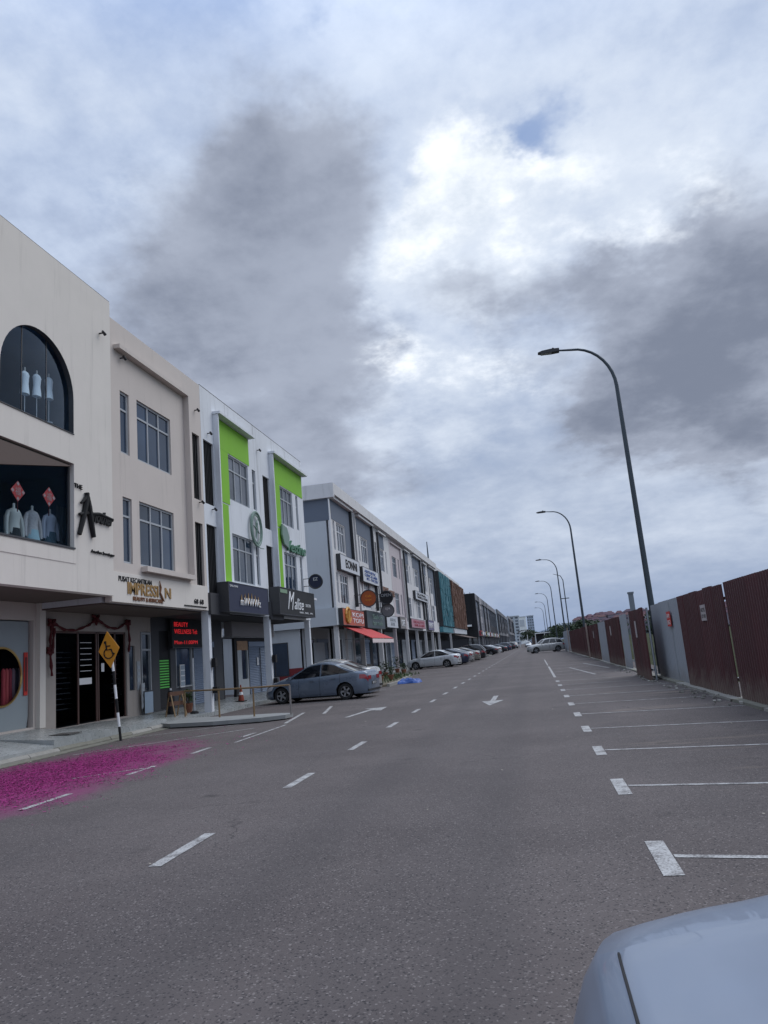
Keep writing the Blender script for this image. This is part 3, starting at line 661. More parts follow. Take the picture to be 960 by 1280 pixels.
t = b.build('gown_rail', mat('pale_blue_garment', (.22,.29,.36), .8), smooth=True); t.location = (AX-1.3, yy-.2, zz+.35); t['label'] = 'pale blue gowns hanging at the right edge of the lower window'; t['category'] = 'clothes'
for k, (px, py, lab) in enumerate(((22, 614, 'red diamond paper decoration above the ivory blouse mannequin'), (61, 621, 'red diamond paper decoration above the lilac blouse mannequin'))):
    yy, zz = onX(px, py, AX-.22); t = thing('paper_decoration', lab, 'decoration', (AX-.22, yy, zz), 0, 'red diamonds in the lower window'); r = .235
    b = MB(); b.prism([(-r,0),(0,-r),(r,0),(0,r)], lambda u, v, d: (d, u, v), 0, .006); b.build('diamond', M_REDP, t)
    b = MB(); q = r*.62
    for s_ in ((-1,0),(1,0),(0,-1),(0,1)):
        b = MB(); b.prism([(s_[0]*r*.72-.05, s_[1]*r*.72),(s_[0]*r*.72, s_[1]*r*.72-.05),(s_[0]*r*.72+.05, s_[1]*r*.72),(s_[0]*r*.72, s_[1]*r*.72+.05)], lambda u, v, d: (d, u, v), .007, .012); b.build('corner_motif', M_PINKP, t)
    text_fit('character', '福', t, .01, -.09, -.09, .09, .09, M_PINKP, ext=.002)
    b = MB(); b.tube([(0,0,-r),(0,0,-r-.22)], .012, 5); b.build('tassel', M_RIB, t)
# ================================================================== UNIT B : beauty parlour
BY = 17.29
B = thing('shophouse', 'warm cream beauty parlour shophouse with gold facade lettering beside the boutique', 'shophouse', (KX, BY, 0))
def c_(Y): return Y-BY
b = MB(); hol = [(c_(17.9), 7.57, c_(18.37), 9.38), (c_(18.8), 7.57, c_(20.86), 9.4), (c_(17.95), 4.5, c_(18.42), 6.33), (c_(18.83), 4.5, c_(20.9), 6.36), (c_(22.42), 7.14, c_(22.98), 9.45), (c_(22.40), 4.23, c_(22.98), 6.34)]
b.wall(0, (0.0, UW), (3.42, 11.38), hol, .16); b.build('facade', M_CREAM2, B)
for h in hol[:4]:
    wdt = h[2]-h[0]; window(B, -.12, h[0]+.004, h[1]+.004, h[2]-.004, h[3]-.004, 3 if wdt > 1 else 1, h[3]-.52, fm=M_FRAME)
for h in hol[4:]: louvre(B, 0, h[0], h[1], h[2], h[3], n=4)
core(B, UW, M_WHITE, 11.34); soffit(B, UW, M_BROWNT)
b = MB(); b.box(0.002, c_(17.6), 10.50, .2, c_(21.94), 10.62); b.box(0.002, c_(21.82), 4.48, .2, c_(21.94), 10.498); b.box(.002, c_(18.85), 4.33, .2, c_(21.94), 4.478); b.build('facade_surround', M_CREAM2, B)
b = MB(); b.box(.002, .02, 3.425, .03, UW-.02, 4.22); b.build('sign_band', M_CREAM, B)
text_fit('lettering', 'PUSAT KECANTIKAN', B, .035, c_(17.62), 3.98, c_(19.35), 4.12, M_BLKL)
text_fit('lettering', 'IMPRESSI', B, .035, c_(18.05), 3.66, c_(19.72), 3.99, M_GOLD, ext=.02, bold=.015); text_fit('lettering', 'N', B, .035, c_(20.12), 3.66, c_(20.48), 3.97, M_GOLD, ext=.02, bold=.015)
b = MB(); b.tube([(.06,c_(19.78),4.14),(.06,c_(19.84),3.95),(.06,c_(19.80),3.8),(.06,c_(19.95),3.6),(.06,c_(20.04),3.56)], [.012,.03,.025,.035,.01], 7); b.build('figure_emblem', M_BRONZE, B)
text_fit('lettering', 'BEAUTY & SKINCARE', B, .035, c_(18.32), 3.50, c_(19.98), 3.61, M_BRONZE, ext=.02, bold=.02)
text_fit('unit_number', '68 68', B, .035, c_(22.05), 3.60, c_(22.75), 3.76, M_BLKL, bold=.02)
b = MB(); b.box(.03, c_(21.35), 3.50, .06, c_(22.95), 3.53); b.build('ledge', M_BLKL, B)
b = MB(); b.wall(-2.1, (.16, UW), (.22, 3.40), [(c_(18.04), .3, c_(21.6), 2.88), (c_(21.75), 1.05, c_(22.1), 2.45), (c_(22.45), .28, c_(23.12), 2.9)], .15, edge=False); b.build('shop_wall', mat('shop_beige', (.36,.32,.29), .8, vary=.1, streak=.2), B)
# dark glazed entrance with shelves of goods behind it
b = MB(); e0, e1 = c_(18.04), c_(21.6)
for yy in (e0, e0+1.05, e0+1.95, e0+2.05, e0+2.95, e1-.06): b.box(-2.2, yy, .3, -2.14, yy+.05, 2.88)
b.box(-2.2, e0, 2.82, -2.14, e1, 2.88); f = b.build('glazed_entrance', mat('bronze_frame', (.10,.055,.045), .45, vary=.1), B)
for u0, u1 in ((.05,1.05),(1.10,1.95),(2.10,2.95),(3.0,3.5)):
    b = MB(); b.box(-2.18, e0+u0, .34, -2.172, e0+u1, 2.82); b.build('pane', M_DGL, f)
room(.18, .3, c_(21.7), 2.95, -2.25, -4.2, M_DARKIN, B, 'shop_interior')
sh = thing('goods_shelf', 'dark shelving with pale goods behind the glazed parlour entrance, left side', 'shelf', (KX, BY, 0)); shb = MB(); shg = MB()
for i in range(12):
    z = .75+i*.14; shb.box(-2.36, e0+.06, z, -2.30, e0+.98, z+.016)
    shg.box(-2.33, e0+.1, z+.017, -2.31, e0+random.uniform(.45,.95), z+.03)
shb.build('shelf_board', M_STEEL, sh); shg.build('goods', M_WLET, sh)
sh = thing('goods_shelf', 'slim shelving with pale goods behind the glazed parlour entrance, right side', 'shelf', (KX, BY, 0)); shb = MB(); shg = MB()
for i in range(12):
    z = .75+i*.14; shb.box(-2.36, e0+3.02, z, -2.30, e1-.1, z+.012); shg.box(-2.33, e0+3.04, z+.013, -2.31, e0+random.uniform(3.2,3.4), z+.025)
shb.build('shelf_board', M_STEEL, sh); shg.build('goods', M_WLET, sh)
b = MB(); b.box(-2.165, e0+1.15, 1.38, -2.16, e0+1.75, 1.56); b.box(-2.165, e0+2.25, 1.7, -2.16, e0+2.4, 1.95)
for i in range(6): b.box(-2.165, e0+1.2, 1.75+i*.16, -2.16, e0+1.75, 1.765+i*.16)
t = b.build('door_notice', M_WLET); t.location = (KX, BY, 0); t['label'] = 'white printed notices stuck on the dark glass entrance door'; t['category'] = 'notice'
b = MB(); b.box(-2.2, c_(21.75), 1.05, -2.16, c_(22.1), 2.45); f = b.build('window', M_DFRAME, B)
b = MB(); b.box(-2.155, c_(21.78), 1.08, -2.15, c_(22.07), 2.42); b.build('pane', M_PANE, f)
# grey arched side door
b = MB(); d0, d1 = c_(22.48), c_(23.1)
b.box(-2.2, d0, .28, -2.08, d0+.05, 2.88); b.box(-2.2, d1-.05, .28, -2.08, d1, 2.88); b.box(-2.2, d0+.05, 2.82, -2.08, d1-.05, 2.88); b.box(-2.2, d0+.05, 2.28, -2.09, d1-.05, 2.34)
f = b.build('side_door', M_FRAME, B)
b = MB(); b.box(-2.19, d0+.05, .28, -2.16, d1-.05, 2.28); b.box(-2.19, d0+.05, 2.34, -2.16, d1-.05, 2.82)
for i in range(9): b.box(-2.159, d0+.08, .9+i*.15, -2.15, d1-.08, .91+i*.15)
b.build('pane', M_PANE, f)
b = MB(); b.box(-1.95, c_(22.35), .29, -1.93, c_(22.9), .95, 1); b.box(-1.955, c_(22.33), .27, -1.925, c_(22.35), .99); b.box(-1.955, c_(22.9), .27, -1.925, c_(22.92), .99); b.box(-1.955, c_(22.35), .955, -1.925, c_(22.9), .99)
t = b.build('floor_standee', [M_DFRAME, mat('pale_blue_poster', (.33,.42,.52), .5)]); t.location = (KX, BY, 0); t['label'] = 'pale blue framed standee leaning at the foot of the grey side door'; t['category'] = 'standee'
for k, (yy, z0_, z1_, lab) in enumerate(((22.17, 1.05, 1.95, 'tall grey notice sheet on the wall left of the side door'), (22.25, .45, 1.25, 'pale stacked leaflet rack on the wall left of the side door'))):
    b = MB(); b.box(-2.09+k*.1, c_(yy), z0_, -2.07+k*.1, c_(yy)+.2, z1_)
    for i in range(4): b.box(-2.069+k*.1, c_(yy)+.02, z0_+.05+i*.2, -2.06+k*.1, c_(yy)+.18, z0_+.16+i*.2, 1)
    t = b.build('notice_board', [M_FRAME, mat('pale_sheet', (.4,.44,.48), .6)]); t.location = (KX, BY, 0); t['label'] = lab; t['category'] = 'notice'
# crimson new-year garland round the entrance
t = thing('garland', 'crimson ribbon garland with bows swagged round the parlour entrance', 'garland', (-12.52, 0, 0))
def gp(px, py): y_, z_ = onX(px, py, -12.52); return (0, y_, z_)
for pts in (((66,778),(80,787),(95,788),(110,782),(118,776)), ((124,776),(135,784),(147,786),(158,778)), ((65,780),(63,800),(63,820),(65,845)), ((68,785),(66,810)), ((160,780),(162,800),(161,815))):
    pp = [gp(*p) for p in pts]; fine_ = []
    for i in range(len(pp)-1):
        for q in range(4): fine_.append(Vector(pp[i]).lerp(Vector(pp[i+1]), q/4))
    fine_.append(Vector(pp[-1])); b = MB(); b.tube(fine_, [.035+.014*math.sin(i*2.1) for i in range(len(fine_))], 7); b.build('swag', M_RIB, t, smooth=True)
for px, py, r in ((65,778,.13), (120,773,.15), (160,778,.11), (63,813,.11)):
    c = Vector(gp(px, py)); b = MB()
    for a_ in (.5, -.5, math.pi+.5, math.pi-.5, -1.5):
        e = c+Vector((0, math.cos(a_)*r*1.4, math.sin(a_)*r*1.4)); b.tube([c, c.lerp(e, .55), e], [.02, .06, .02], 6)
    b.tube([c+Vector((.04,-.04,0)), c+Vector((.04,.04,0))], .045, 8); b.build('bow', M_RIB, t, smooth=True)
# small facade downlights
def spot(X, px, py, lab):
    yy, zz = onX(px, py, X); t = thing('wall_spotlight', lab, 'spotlight', (X, yy, zz), 0, 'small wall spotlights')
    b = MB(); b.box(0, -.015, -.015, .14, .015, .015); b.build('bracket', M_LHEAD, t); b = MB(); b.tube([(.14,-.07,.02),(.14,.06,-.03)], [.03,.045], 8); b.build('lamp_head', M_LHEAD, t)
spot(AX, 124, 417, 'small black spotlight high on the cream boutique wall'); spot(KX, 150, 448, 'small black spotlight high on the parlour wall near the boutique')
spot(KX, 243, 513, 'small spotlight beside the upper black louvre of the parlour'); spot(KX, 259, 545-3, 'small spotlight above the first black louvre of the lime building'); spot(KX, 249, 628, 'small spotlight between the two black louvres of the parlour')
spot(KX, 265, 637, 'small spotlight between the louvres of the first lime green shophouse'); spot(KX, 321, 563, 'small spotlight high between the two lime green bays')
# ================================================================== UNITS G1, G2 : lime green bays
def green_unit(y0, first):
    g0 = thing('shophouse', 'white shophouse with a lime green bay and navy crown signboard' if first else 'white corner shophouse with a lime green bay and black script signboard', 'shophouse', (KX, y0, 0))
    l = lambda Y: Y-y0
    if first: hol = [(.14,7.14,.98,9.45),(.14,3.99,.98,6.41),(2.3,7.68,4.32,9.43),(2.38,4.58,4.5,6.4),(4.76,7.72,5.14,9.42),(4.76,4.62,5.12,6.4)]
    else: hol = [(.14,7.14,.95,9.45),(.14,4.02,.95,6.41),(2.3,7.68,4.1,9.43),(2.42,4.62,4.15,6.4),(4.62,7.72,4.95,9.42),(4.72,4.72,5.06,6.42)]
    b = MB(); b.wall(0, (0, UW), (3.42, 11.40), hol, .22); b.build('facade', M_WHITE, g0)
    for i, h in enumerate(hol):
        if i < 2: louvre(g0, 0, h[0], h[1], h[2], h[3], n=7)
        else: window(g0, -.12, h[0]+.004, h[1]+.004, h[2]-.004, h[3]-.004, 3 if i < 4 else 1, h[3]-.55, pm=M_PANE if i % 2 else M_PANE2)
    gx1 = 4.45 if first else 5.72
    b = MB(); b.wall(.018, (1.12, gx1), (9.47, 10.6), [], .016); b.wall(.018, (1.12, 2.28), (7.45, 9.465), [], .016); b.wall(.018, (1.12, 2.12), (4.48, 7.40), [], .016); b.build('green_panel', M_GREEN, g0)
    b = MB(); b.box(.003, 1.03, 4.46, .21, 1.11, 10.62); b.build('fin', M_WHITE, g0)
    b = MB(); b.box(.003, 1.0, 10.625, .30, gx1+(.1 if first else .22), 10.72); b.build('hood_slab', M_WHITE, g0); b = MB(); b.box(.003, 1.13, 4.36, .36, gx1+.2, 4.455); b.build('sill_slab', M_WHITE, g0)
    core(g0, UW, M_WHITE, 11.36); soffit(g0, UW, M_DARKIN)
    b = MB(); b.box(.0, .02, 11.41, -.3, UW-.01, 11.43); b.build('parapet_cap', M_GRATE, g0)
    column(g0, .13, .13, 3.42, M_WHITE)
    if not first: column(g0, UW-.14, .13, 3.42, M_WHITE)
    b = MB(); b.box(.003, .03, 3.30, .1, 1.6, 4.02); b.build('fascia', mat('charcoal_fascia', (.05,.05,.055), .6), g0)
    return g0, l
G1, l1 = green_unit(23.15, True); G2, l2 = green_unit(29.01, False)
# navy signboard with gold crown
def signboard(name, label, x, y0, z0, y1, z1, face, d=.12, rim=M_DFRAME, group=None, loc0=None, rot=0):
    t = thing(name, label, 'signboard', (x, y0, z0), rot, group)
    b = MB(); b.box(-d, 0, 0, 0, y1-y0, z1-z0); b.build('board', face, t)
    b = MB(); w_, h_ = y1-y0, z1-z0
    b.box(-d, -.02, -.02, .012, w_+.02, 0); b.box(-d, -.02, h_, .012, w_+.02, h_+.02); b.box(-d, -.02, 0, .012, 0, h_); b.box(-d, w_, 0, .012, w_+.02, h_); b.build('rim', rim, t)
    return t
t = signboard('signboard', 'navy signboard with a gold crown emblem under the first lime green bay', KX+.45, 24.95*10.05/10.5, 3.40, 29.0*10.05/10.5, 4.40, M_NAVY, d=.42)
b = MB(); cw = 2.0
for k in range(6):
    y = .98+k*.33; h = .30+.12*(1-abs(k-2.5)/2.5); b.add([(.02,y,.33),(.02,y+.20,.33),(.02,y+.11,.33+h),(.035,y,.33),(.035,y+.20,.33),(.035,y+.11,.33+h)], [(0,1,2),(3,4,5),(0,2,5,3),(1,4,5,2),(0,3,4,1)])
b.build('crown_emblem', M_GOLD, t)
text_fit('lettering', 'mWWWz', t, .04, .95, .24, 2.95, .52, M_WLET, ext=.006, shear=.1)
text_fit('lettering', 'SALON', t, .014, .1, .85, .8, .92, M_WLET, ext=.004)
t = signboard('signboard', 'black signboard with white script lettering under the second lime green bay', KX+.45, 30.45*10.05/10.5, 3.50, 35.65*10.05/10.5, 4.60, M_SIGNK, d=.42)
text_fit('lettering', 'M', t, .014, 1.0, .22, 1.95, 1.0, M_WLET, ext=.008, shear=.5, bold=-.005); text_fit('lettering', 'alise', t, .014, 1.9, .25, 3.25, .75, M_WLET, ext=.008, shear=.4)
text_fit('lettering', 'SALON', t, .014, 3.55, .42, 4.3, .56, M_WLET, ext=.004); text_fit('lettering', 'HAIR . NAIL . SPA', t, .014, 2.6, .10, 4.6, .18, M_WLET, ext=.004)
b = MB(); b.box(.01, .1, .88, .016, 1.0, 1.04); b.build('green_tag', mat('pale_green_tag', (.18,.28,.17), .5), t)
# wreath logo and leaf script logo
yy, zz = onX(323, 661, KX+.2); t = thing('wreath_logo_sign', 'round sage green wreath emblem mounted between the two lime green bays', 'sign', (KX+.02, yy*10.3/10.5 if False else yy, zz))
b = MB(); N = 28
for rr_, th in ((.62,.05),(.50,.025)): b.tube([(.1, rr_*math.cos(2*math.pi*k/N)*.92, rr_*1.12*math.sin(2*math.pi*k/N)) for k in range(N+1)], th, 6, cap=False)
b.build('ring', M_WREATH, t)
b = MB()
for k in range(20):
    a_ = 2*math.pi*k/20; c = Vector((.1, .56*math.cos(a_)*.92, .56*1.12*math.sin(a_))); b.obox(c, (.01,0,0), Vector((0,math.cos(a_+.8),math.sin(a_+.8)))*.09, Vector((0,-math.sin(a_+.8),math.cos(a_+.8)))*.03)
b.build('leaf', M_WREATH, t)
b = MB(); b.tube([(.1,-.1,-.4),(.1,0,-.1),(.1,.05,.25),(.1,.18,.42)], [.02,.05,.06,.02], 6); b.tube([(.1,-.3,.1),(.1,0,.0),(.1,.3,-.15)], [.02,.05,.02], 6); b.build('centre_figure', M_WREATH, t)
b = MB(); b.tube([(.1, .0, -.7), (.1, .35, -.74), (.1, .75, -.72)], .018, 5); b.build('bracket', M_WREATH, t)
t = thing('leaf_script_sign', 'green leaf and script lettering mounted over the second lime green bay', 'sign', (KX+.06, 0, 0))
def gq(px, py): return onX(px, py, KX+.1)
b = MB(); pl = [gq(*p) for p in ((352,655),(358,660),(361,672),(360,685),(355,680),(352,668))]; b.prism(pl, lambda u, v, d: (d, u, v), 0, .08); b.build('leaf', M_WREATH, t)
y_a, z_a = gq(360, 688); y_b, z_b = gq(383, 692); text_fit('lettering', 'Vestine', t, .02, y_a, z_a+.0, y_b-.1, z_a+.52, M_GLET, ext=.04, shear=.35, bold=.02)
# G1 ground floor
b = MB(); b.wall(-2.1, (.0, UW), (.2, 3.40), [(.55,.28,1.35,2.95),(1.75,.95,3.0,2.4),(3.2,.25,5.0,2.42)], .12, edge=False); b.build('shop_wall', mat('charcoal_wall', (.06,.062,.07), .7, vary=.15), G1)
b = MB(); b.box(-2.19, .56, .3, -2.17, 1.34, 2.95); b.build('side_door', M_DARKIN, G1)
b = MB()
for i in range(11): b.box(-2.15, .62, 1.0+i*.09, -2.13, 1.28, 1.045+i*.09)
b.build('green_lit_slat', M_GREENLIT, G1)
b = MB(); b.box(-2.2, 1.75, .95, -2.1, 1.8, 2.4); b.box(-2.2, 2.95, .95, -2.08, 3.0, 2.4); b.box(-2.2, 1.8, .95, -2.08, 2.95, 1.0); b.box(-2.2, 1.8, 2.35, -2.08, 2.95, 2.4); f = b.build('window', M_FRAME, G1)
b = MB(); b.box(-2.16, 1.8, 1.0, -2.15, 2.95, 2.35); b.build('pane', M_PANE, f)
shutter(G1, -2.16, 3.25, .25, 4.95, 2.35)
t = signboard('led_display', 'black LED panel with three lines of red text over the blue roller shutter', -12.38, onX(215.5,790,-12.38)[0], 2.35, onX(253,790,-12.38)[0], 3.42, M_SIGNK, d=.08)
for s_, q0, q1, q2, q3 in (('BEAUTY', .12, .74, 1.2, .90), ('WELLNESS Tel:', .12, .49, 1.95, .65), ('Mon-11:00PM', .12, .12, 1.95, .25)): text_fit('led_text', s_, t, .012, q0, q1, q2, q3, M_LED, ext=.003)
b = MB(); b.box(-12.52, 25.0, .95, -12.49, 25.35, 1.75)
for i in range(4): b.box(-12.489, 25.03, 1.0+i*.19, -12.48, 25.32, 1.15+i*.19, 1)
t = b.build('notice_board', [M_WLET, mat('bluish_sheet', (.30,.36,.42), .6)]); t['label'] = 'white notice rack on the dark window beside the blue shutter'; t['category'] = 'notice'
# G2 ground floor
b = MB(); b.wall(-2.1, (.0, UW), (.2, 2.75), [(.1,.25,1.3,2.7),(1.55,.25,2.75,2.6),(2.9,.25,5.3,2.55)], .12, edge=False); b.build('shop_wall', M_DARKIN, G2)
b = MB(); b.box(-2.1, .25, 2.76, -1.75, 5.4, 3.38); b.build('blank_fascia', mat('grey_fascia', (.24,.225,.23), .7, vary=.08), G2)
b = MB(); b.box(-2.2, 1.55, .25, -2.08, 2.0, 2.2); b.box(-2.2, 2.0, .25, -2.08, 2.75, .95); b.box(-2.2, 2.66, .95, -2.08, 2.75, 2.2); b.box(-2.2, 1.55, 2.2, -2.08, 2.75, 2.6, 1); f = b.build('door', [mat('white_door_paint', (.42,.45,.47), .5), mat('faded_orange_print', (.33,.19,.10), .6, vary=.6, vs=9)], G2)
b = MB(); b.box(-2.17, 2.0, .95, -2.15, 2.66, 2.2); b.build('pane', M_PANE, f)
shutter(G2, -2.16, 2.95, .25, 5.25, 2.35)
b = MB(); b.box(-2.12, 4.3, .3, -2.09, 4.34, 2.3); b.build('shutter_post', M_DFRAME, G2)
b = MB(); b.box(-2.11, 3.9, 1.5, -2.10, 4.08, 1.85); b.build('shutter_notice', M_WLET, G2)
# ================================================================== BLOCK TWO : terrace across the side lane
UB = 5.75
def unit2(name, label, y0, kind, wallm=M_WHITE2, panelm=M_GREYB, group=None, detail=True, fin=M_DFRAME, top=11.35):
    """kind 0: framed bay with dark fin on the far side; 1: dark louvre and fin on the near side; 2: plain"""
    u = thing(name, label, 'shophouse', (KX, y0, 0), 0, group)
    if kind == 0: hol = [(.45,7.6,.85,9.3),(1.25,7.6,3.1,9.3),(.45,4.55,.85,6.3),(1.25,4.55,3.1,6.3)]
    elif kind == 1: hol = [(.12,4.1,.62,9.6),(1.5,7.6,3.2,9.3),(3.9,7.6,4.3,9.3),(1.5,4.55,3.2,6.3),(3.9,4.55,4.3,6.3)]
    else: hol = [(.9,7.6,2.7,9.3),(3.6,7.6,4.1,9.3),(.9,4.55,2.7,6.3),(3.6,4.55,4.1,6.3)]
    b = MB(); b.wall(0, (0, UB), (3.42, top), hol, .14); b.build('facade', wallm, u)
    for h in hol:
        if h[2]-h[0] < .55 and h[3]-h[1] > 3: louvre(u, 0, *h, n=3)
        else:
            far_window(u, -.12, h[0]+.004, h[1]+.004, h[2]-.004, h[3]-.004, 3 if h[2]-h[0] > 1 else 1, h[3]-.5, fm=M_SIGNW if kind != 2 else M_FRAME, pm=random.choice((M_PANE, M_PANE, M_PANE2)))
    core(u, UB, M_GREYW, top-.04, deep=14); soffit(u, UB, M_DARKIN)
    if kind == 0:
        b = MB(); b.box(.003, .2, 9.35, .018, 4.55, 10.5); b.box(.003, 3.2, 6.4, .018, 4.55, 9.349); b.build('recess_panel', panelm, u)
        b = MB(); b.box(.003, .15, 10.52, .24, 4.8, 10.66); b.build('hood_slab', wallm, u)
        b = MB(); b.box(.003, 4.60, 4.5, .20, 4.74, 10.515); b.build('fin', fin, u)  # second terrace: shadow on the white frame is put into this dark colour
    elif kind == 1:
        b = MB(); b.box(.003, 1.1, 9.35, .018, 3.5, 10.4); b.build('recess_panel', panelm, u)
        b = MB(); b.box(.003, .8, 10.42, .22, 3.6, 10.54); b.build('hood_slab', wallm, u)
        b = MB(); b.box(.003, .88, 4.2, .16, 1.0, 10.415); b.build('fin', fin, u)
    else:
        b = MB(); b.box(.003, .5, 10.3, .14, 4.9, 10.4); b.build('hood_slab', wallm, u); b = MB(); b.box(.003, 4.78, 4.4, .14, 4.9, 10.295); b.build('fin', wallm, u)
    column(u, .12, .1, 3.42, wallm)
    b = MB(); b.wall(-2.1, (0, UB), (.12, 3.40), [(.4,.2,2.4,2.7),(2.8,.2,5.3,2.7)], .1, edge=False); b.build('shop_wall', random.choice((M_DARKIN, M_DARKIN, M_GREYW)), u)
    b = MB(); b.box(-2.19, .45, .2, -2.15, 2.35, 2.66); b.build('glazed_door', M_PANE, u)
    if detail: shutter(u, -2.17, 2.86, .15, 5.25, 2.5, random.choice((M_SHUT, M_FRAME)), n=16)
    return u
rows = [(40.0, 0, 'corner shophouse of the second terrace with grey side wall and red awning'), (46.3, 0, 'second terrace shophouse under the orange round sign'), (52.1, 1, 'second terrace shophouse with dark louvre and round black sign'),
        (57.9, 2, 'blush toned terrace shophouse with a thin surround and dark raised lettering'), (63.6, 1, 'terrace shophouse with black louvre right of the blush one'), (69.3, 0, 'terrace shophouse with framed bay above the pink signboard'),
        (75.0, 1, 'terrace shophouse with a dark louvre beyond the pink signboard'), (80.2, 0, 'terrace shophouse just before the teal patterned screen')]
for y0, k, lab in rows:
    unit2('shophouse', lab, y0, k, wallm=mat('blush_plaster', (.52,.46,.47), .8, vary=.08, streak=.25) if k == 2 else M_WHITE2, group='shophouses of the second terrace')
U1 = [o for o in COL.objects if o.get('label') == rows[0][2]][0]
# parapet band and the side wall of the corner house
b = MB(); b.box(.003, -.04, 10.70, .36, UB*1.09, 11.36); b.box(-12, -.22, 10.52, .36, -.045, 11.36); b.build('parapet_band', M_WHITE2, U1)
b = MB(); b.box(-14, -.012, 9.25, -.02, -.001, 10.5); b.build('side_panel', M_GREYB, U1)
b = MB(); b.box(-14, -.25, 3.28, .10, -.02, 4.26); b.build('side_beam', M_GREYW, U1)
b = MB(); b.box(-6, -.03, .1, -2.2, .0, 3.27); b.build('side_shop_wall', M_GREYW, U1)
b = MB(); b.box(-3.55, -.05, .1, -2.15, -.031, 1.15); b.build('dado', M_REDW, U1)
b = MB(); b.box(-3.95, -.052, .75, -2.95, -.033, 2.6); f = b.build('side_window', M_DFRAME, U1)
b = MB(); b.box(-3.9, -.058, .8, -3.0, -.053, 2.55); b.build('pane', M_PANE, f)
b = MB(); b.tube([(.06,-.3,3.3),(.06,-.3,10.4)], .04, 6); b.build('downpipe', M_WLET, U1)
tb = thing('rooftop_slab', 'continuous pale parapet band along the roof of the second terrace', 'parapet', (KX, 46.3, 0))
b = MB(); b.box(.003, 0, 10.72, .34, 39.6, 11.36); b.build('band', M_WHITE2, tb)
# signs on the second terrace
def fsign(px0, py0, px1, py1, X, face, label, words, lm, d=.3, hgt=None, rim=M_DFRAME, name='signboard', pad=.12, group='signboards of the second terrace'):
    y0, zt = onX(px0, py0, X); y1, zb = onX(px1, py1, X)
    z0 = zb; t = signboard(name, label, X, y0, z0, y1, zt, face, d=d, rim=rim, group=group); w_, h_ = y1-y0, zt-z0
    n = len(words)
    for i, (s_, a_, e_) in enumerate(words):
        hh = h_*(1-2*pad)/n; zz0 = h_*(1-pad)-hh*(i+1)+hh*.12
        text_fit('lettering', s_, t, .014, w_*a_, zz0, w_*e_, zz0+hh*.76, lm, ext=.008, bold=.012)
    return t
fsign(425, 692, 450, 720, KX+.25, M_SIGNW, 'white signboard with bold black lettering, upper left on the second terrace', [('EONNI', .25, .85)], M_BLKL)
fsign(453, 708, 474, 733, KX+.25, M_SIGNW, 'white signboard with fine blue lettering, second of the upper pair', [('AESTHETIC', .1, .8), ('CLINIC & LASER', .1, .9), ('012 - 710 2233', .2, .9)], mat('blue_letters', (.05,.10,.30), .5))
yy, zz = onX(478, 735, KX+.06)
t = thing('raised_lettering', 'dark raised letters on the blush shophouse wall', 'sign', (KX+.02, yy, zz-.35)); text_fit('letters', 'VINCENT', t, .02, .0, .0, 2.4, .5, M_BRONZE, ext=.04, bold=.03); text_fit('letters', '& MODE', t, .02, 2.9, -.05, 4.9, .4, M_BRONZE, ext=.04, bold=.03)
fsign(519, 738, 536, 754, KX+.25, M_SIGNW, 'pale tilted signboard high on the terrace above the pink signboard', [('GLOBAL', .1, .8), ('TRAVEL & TOURS', .1, .9)], M_BLKL)
o = fsign(428, 760, 456, 783, KX+.35, mat('orange_sign_face', (.42,.07,.02), .4, vary=.25, vs=1.5), 'orange and red restaurant signboard above the red awning', [('KOPI', .42, .95), ('TOFU', .42, .95)], M_WLET)
b = MB(); b.tube([(.03, 1.1+.5*math.cos(t_), .55+.42*math.sin(t_)) for t_ in [k*.5 for k in range(13)]], .08, 6); b.tube([(.03,1.1,.2),(.03,1.2,.8)], .12, 6); b.build('mascotless_swirl', mat('yellow_swirl', (.55,.28,.05), .5), o)
fsign(458, 763, 482, 786, KX+.3, mat('dark_slate_sign', (.03,.045,.05), .4), 'dark slate signboard with faint sage script, right of the orange one', [('Salon', .3, .85), ('hair studio', .3, .85)], M_WREATH)
fsign(483, 769, 498, 785, KX+.3, M_SIGNW, 'white square signboard with grey lettering and emblem under the round signs', [('BRIDAL', .3, .8), ('HOUSE', .35, .7)], M_FRAME)
fsign(500, 771, 508, 786, KX+.25, mat('taupe_sign', (.20,.18,.17), .6, vary=.5, vs=3), 'taupe mottled signboard between the white and the pink one', [('CAFE', .2, .8)], M_WLET)
fsign(514, 773, 532, 786, KX+.25, mat('pink_sign', (.42,.20,.24), .5, vary=.15), 'dusty pink signboard with crimson lettering', [('BEAUTE', .15, .9), ('NAIL & LASH', .2, .9)], mat('crimson_letters', (.35,.03,.06), .5))
fsign(535, 775, 543, 788, KX+.25, mat('purple_sign', (.12,.10,.2), .5, vary=.3, vs=3), 'small violet signboard right of the pink one', [('PRINT', .1, .9)], M_WLET)
def round_sign(px, py, r, m, label, words, lm, out=.9):
    X = KX+out; y_, z_ = onX(px, py, X); t = thing('round_sign', label, 'sign', (X, y_, z_), 0, 'round projecting signs')
    b = MB(); N = 28; b.prism([(r*math.cos(2*math.pi*k/N), r*math.sin(2*math.pi*k/N)) for k in range(N)], lambda u, v, d: (u, d, v), -.08, .08); b.build('disc', m, t)
    b = MB(); b.tube([(r*math.cos(2*math.pi*k/N), -.085, r*math.sin(2*math.pi*k/N)) for k in range(N+1)], .035, 5, cap=False); b.build('rim', M_DFRAME, t)
    for zz_ in (.5, -.58):
        b = MB(); b.box(-out, -.03, r*zz_, -r*.8, .03, r*(zz_+.08)); b.build('bracket', M_DFRAME, t)
    for i, s_ in enumerate(words):
        o = text('lettering', s_, r*(.42 if len(words) > 1 else .62), lm, t, (0, -.09, r*(.15-.45*i)), rot=(math.pi/2, 0, 0), align='CENTER', ext=.006)
    return t
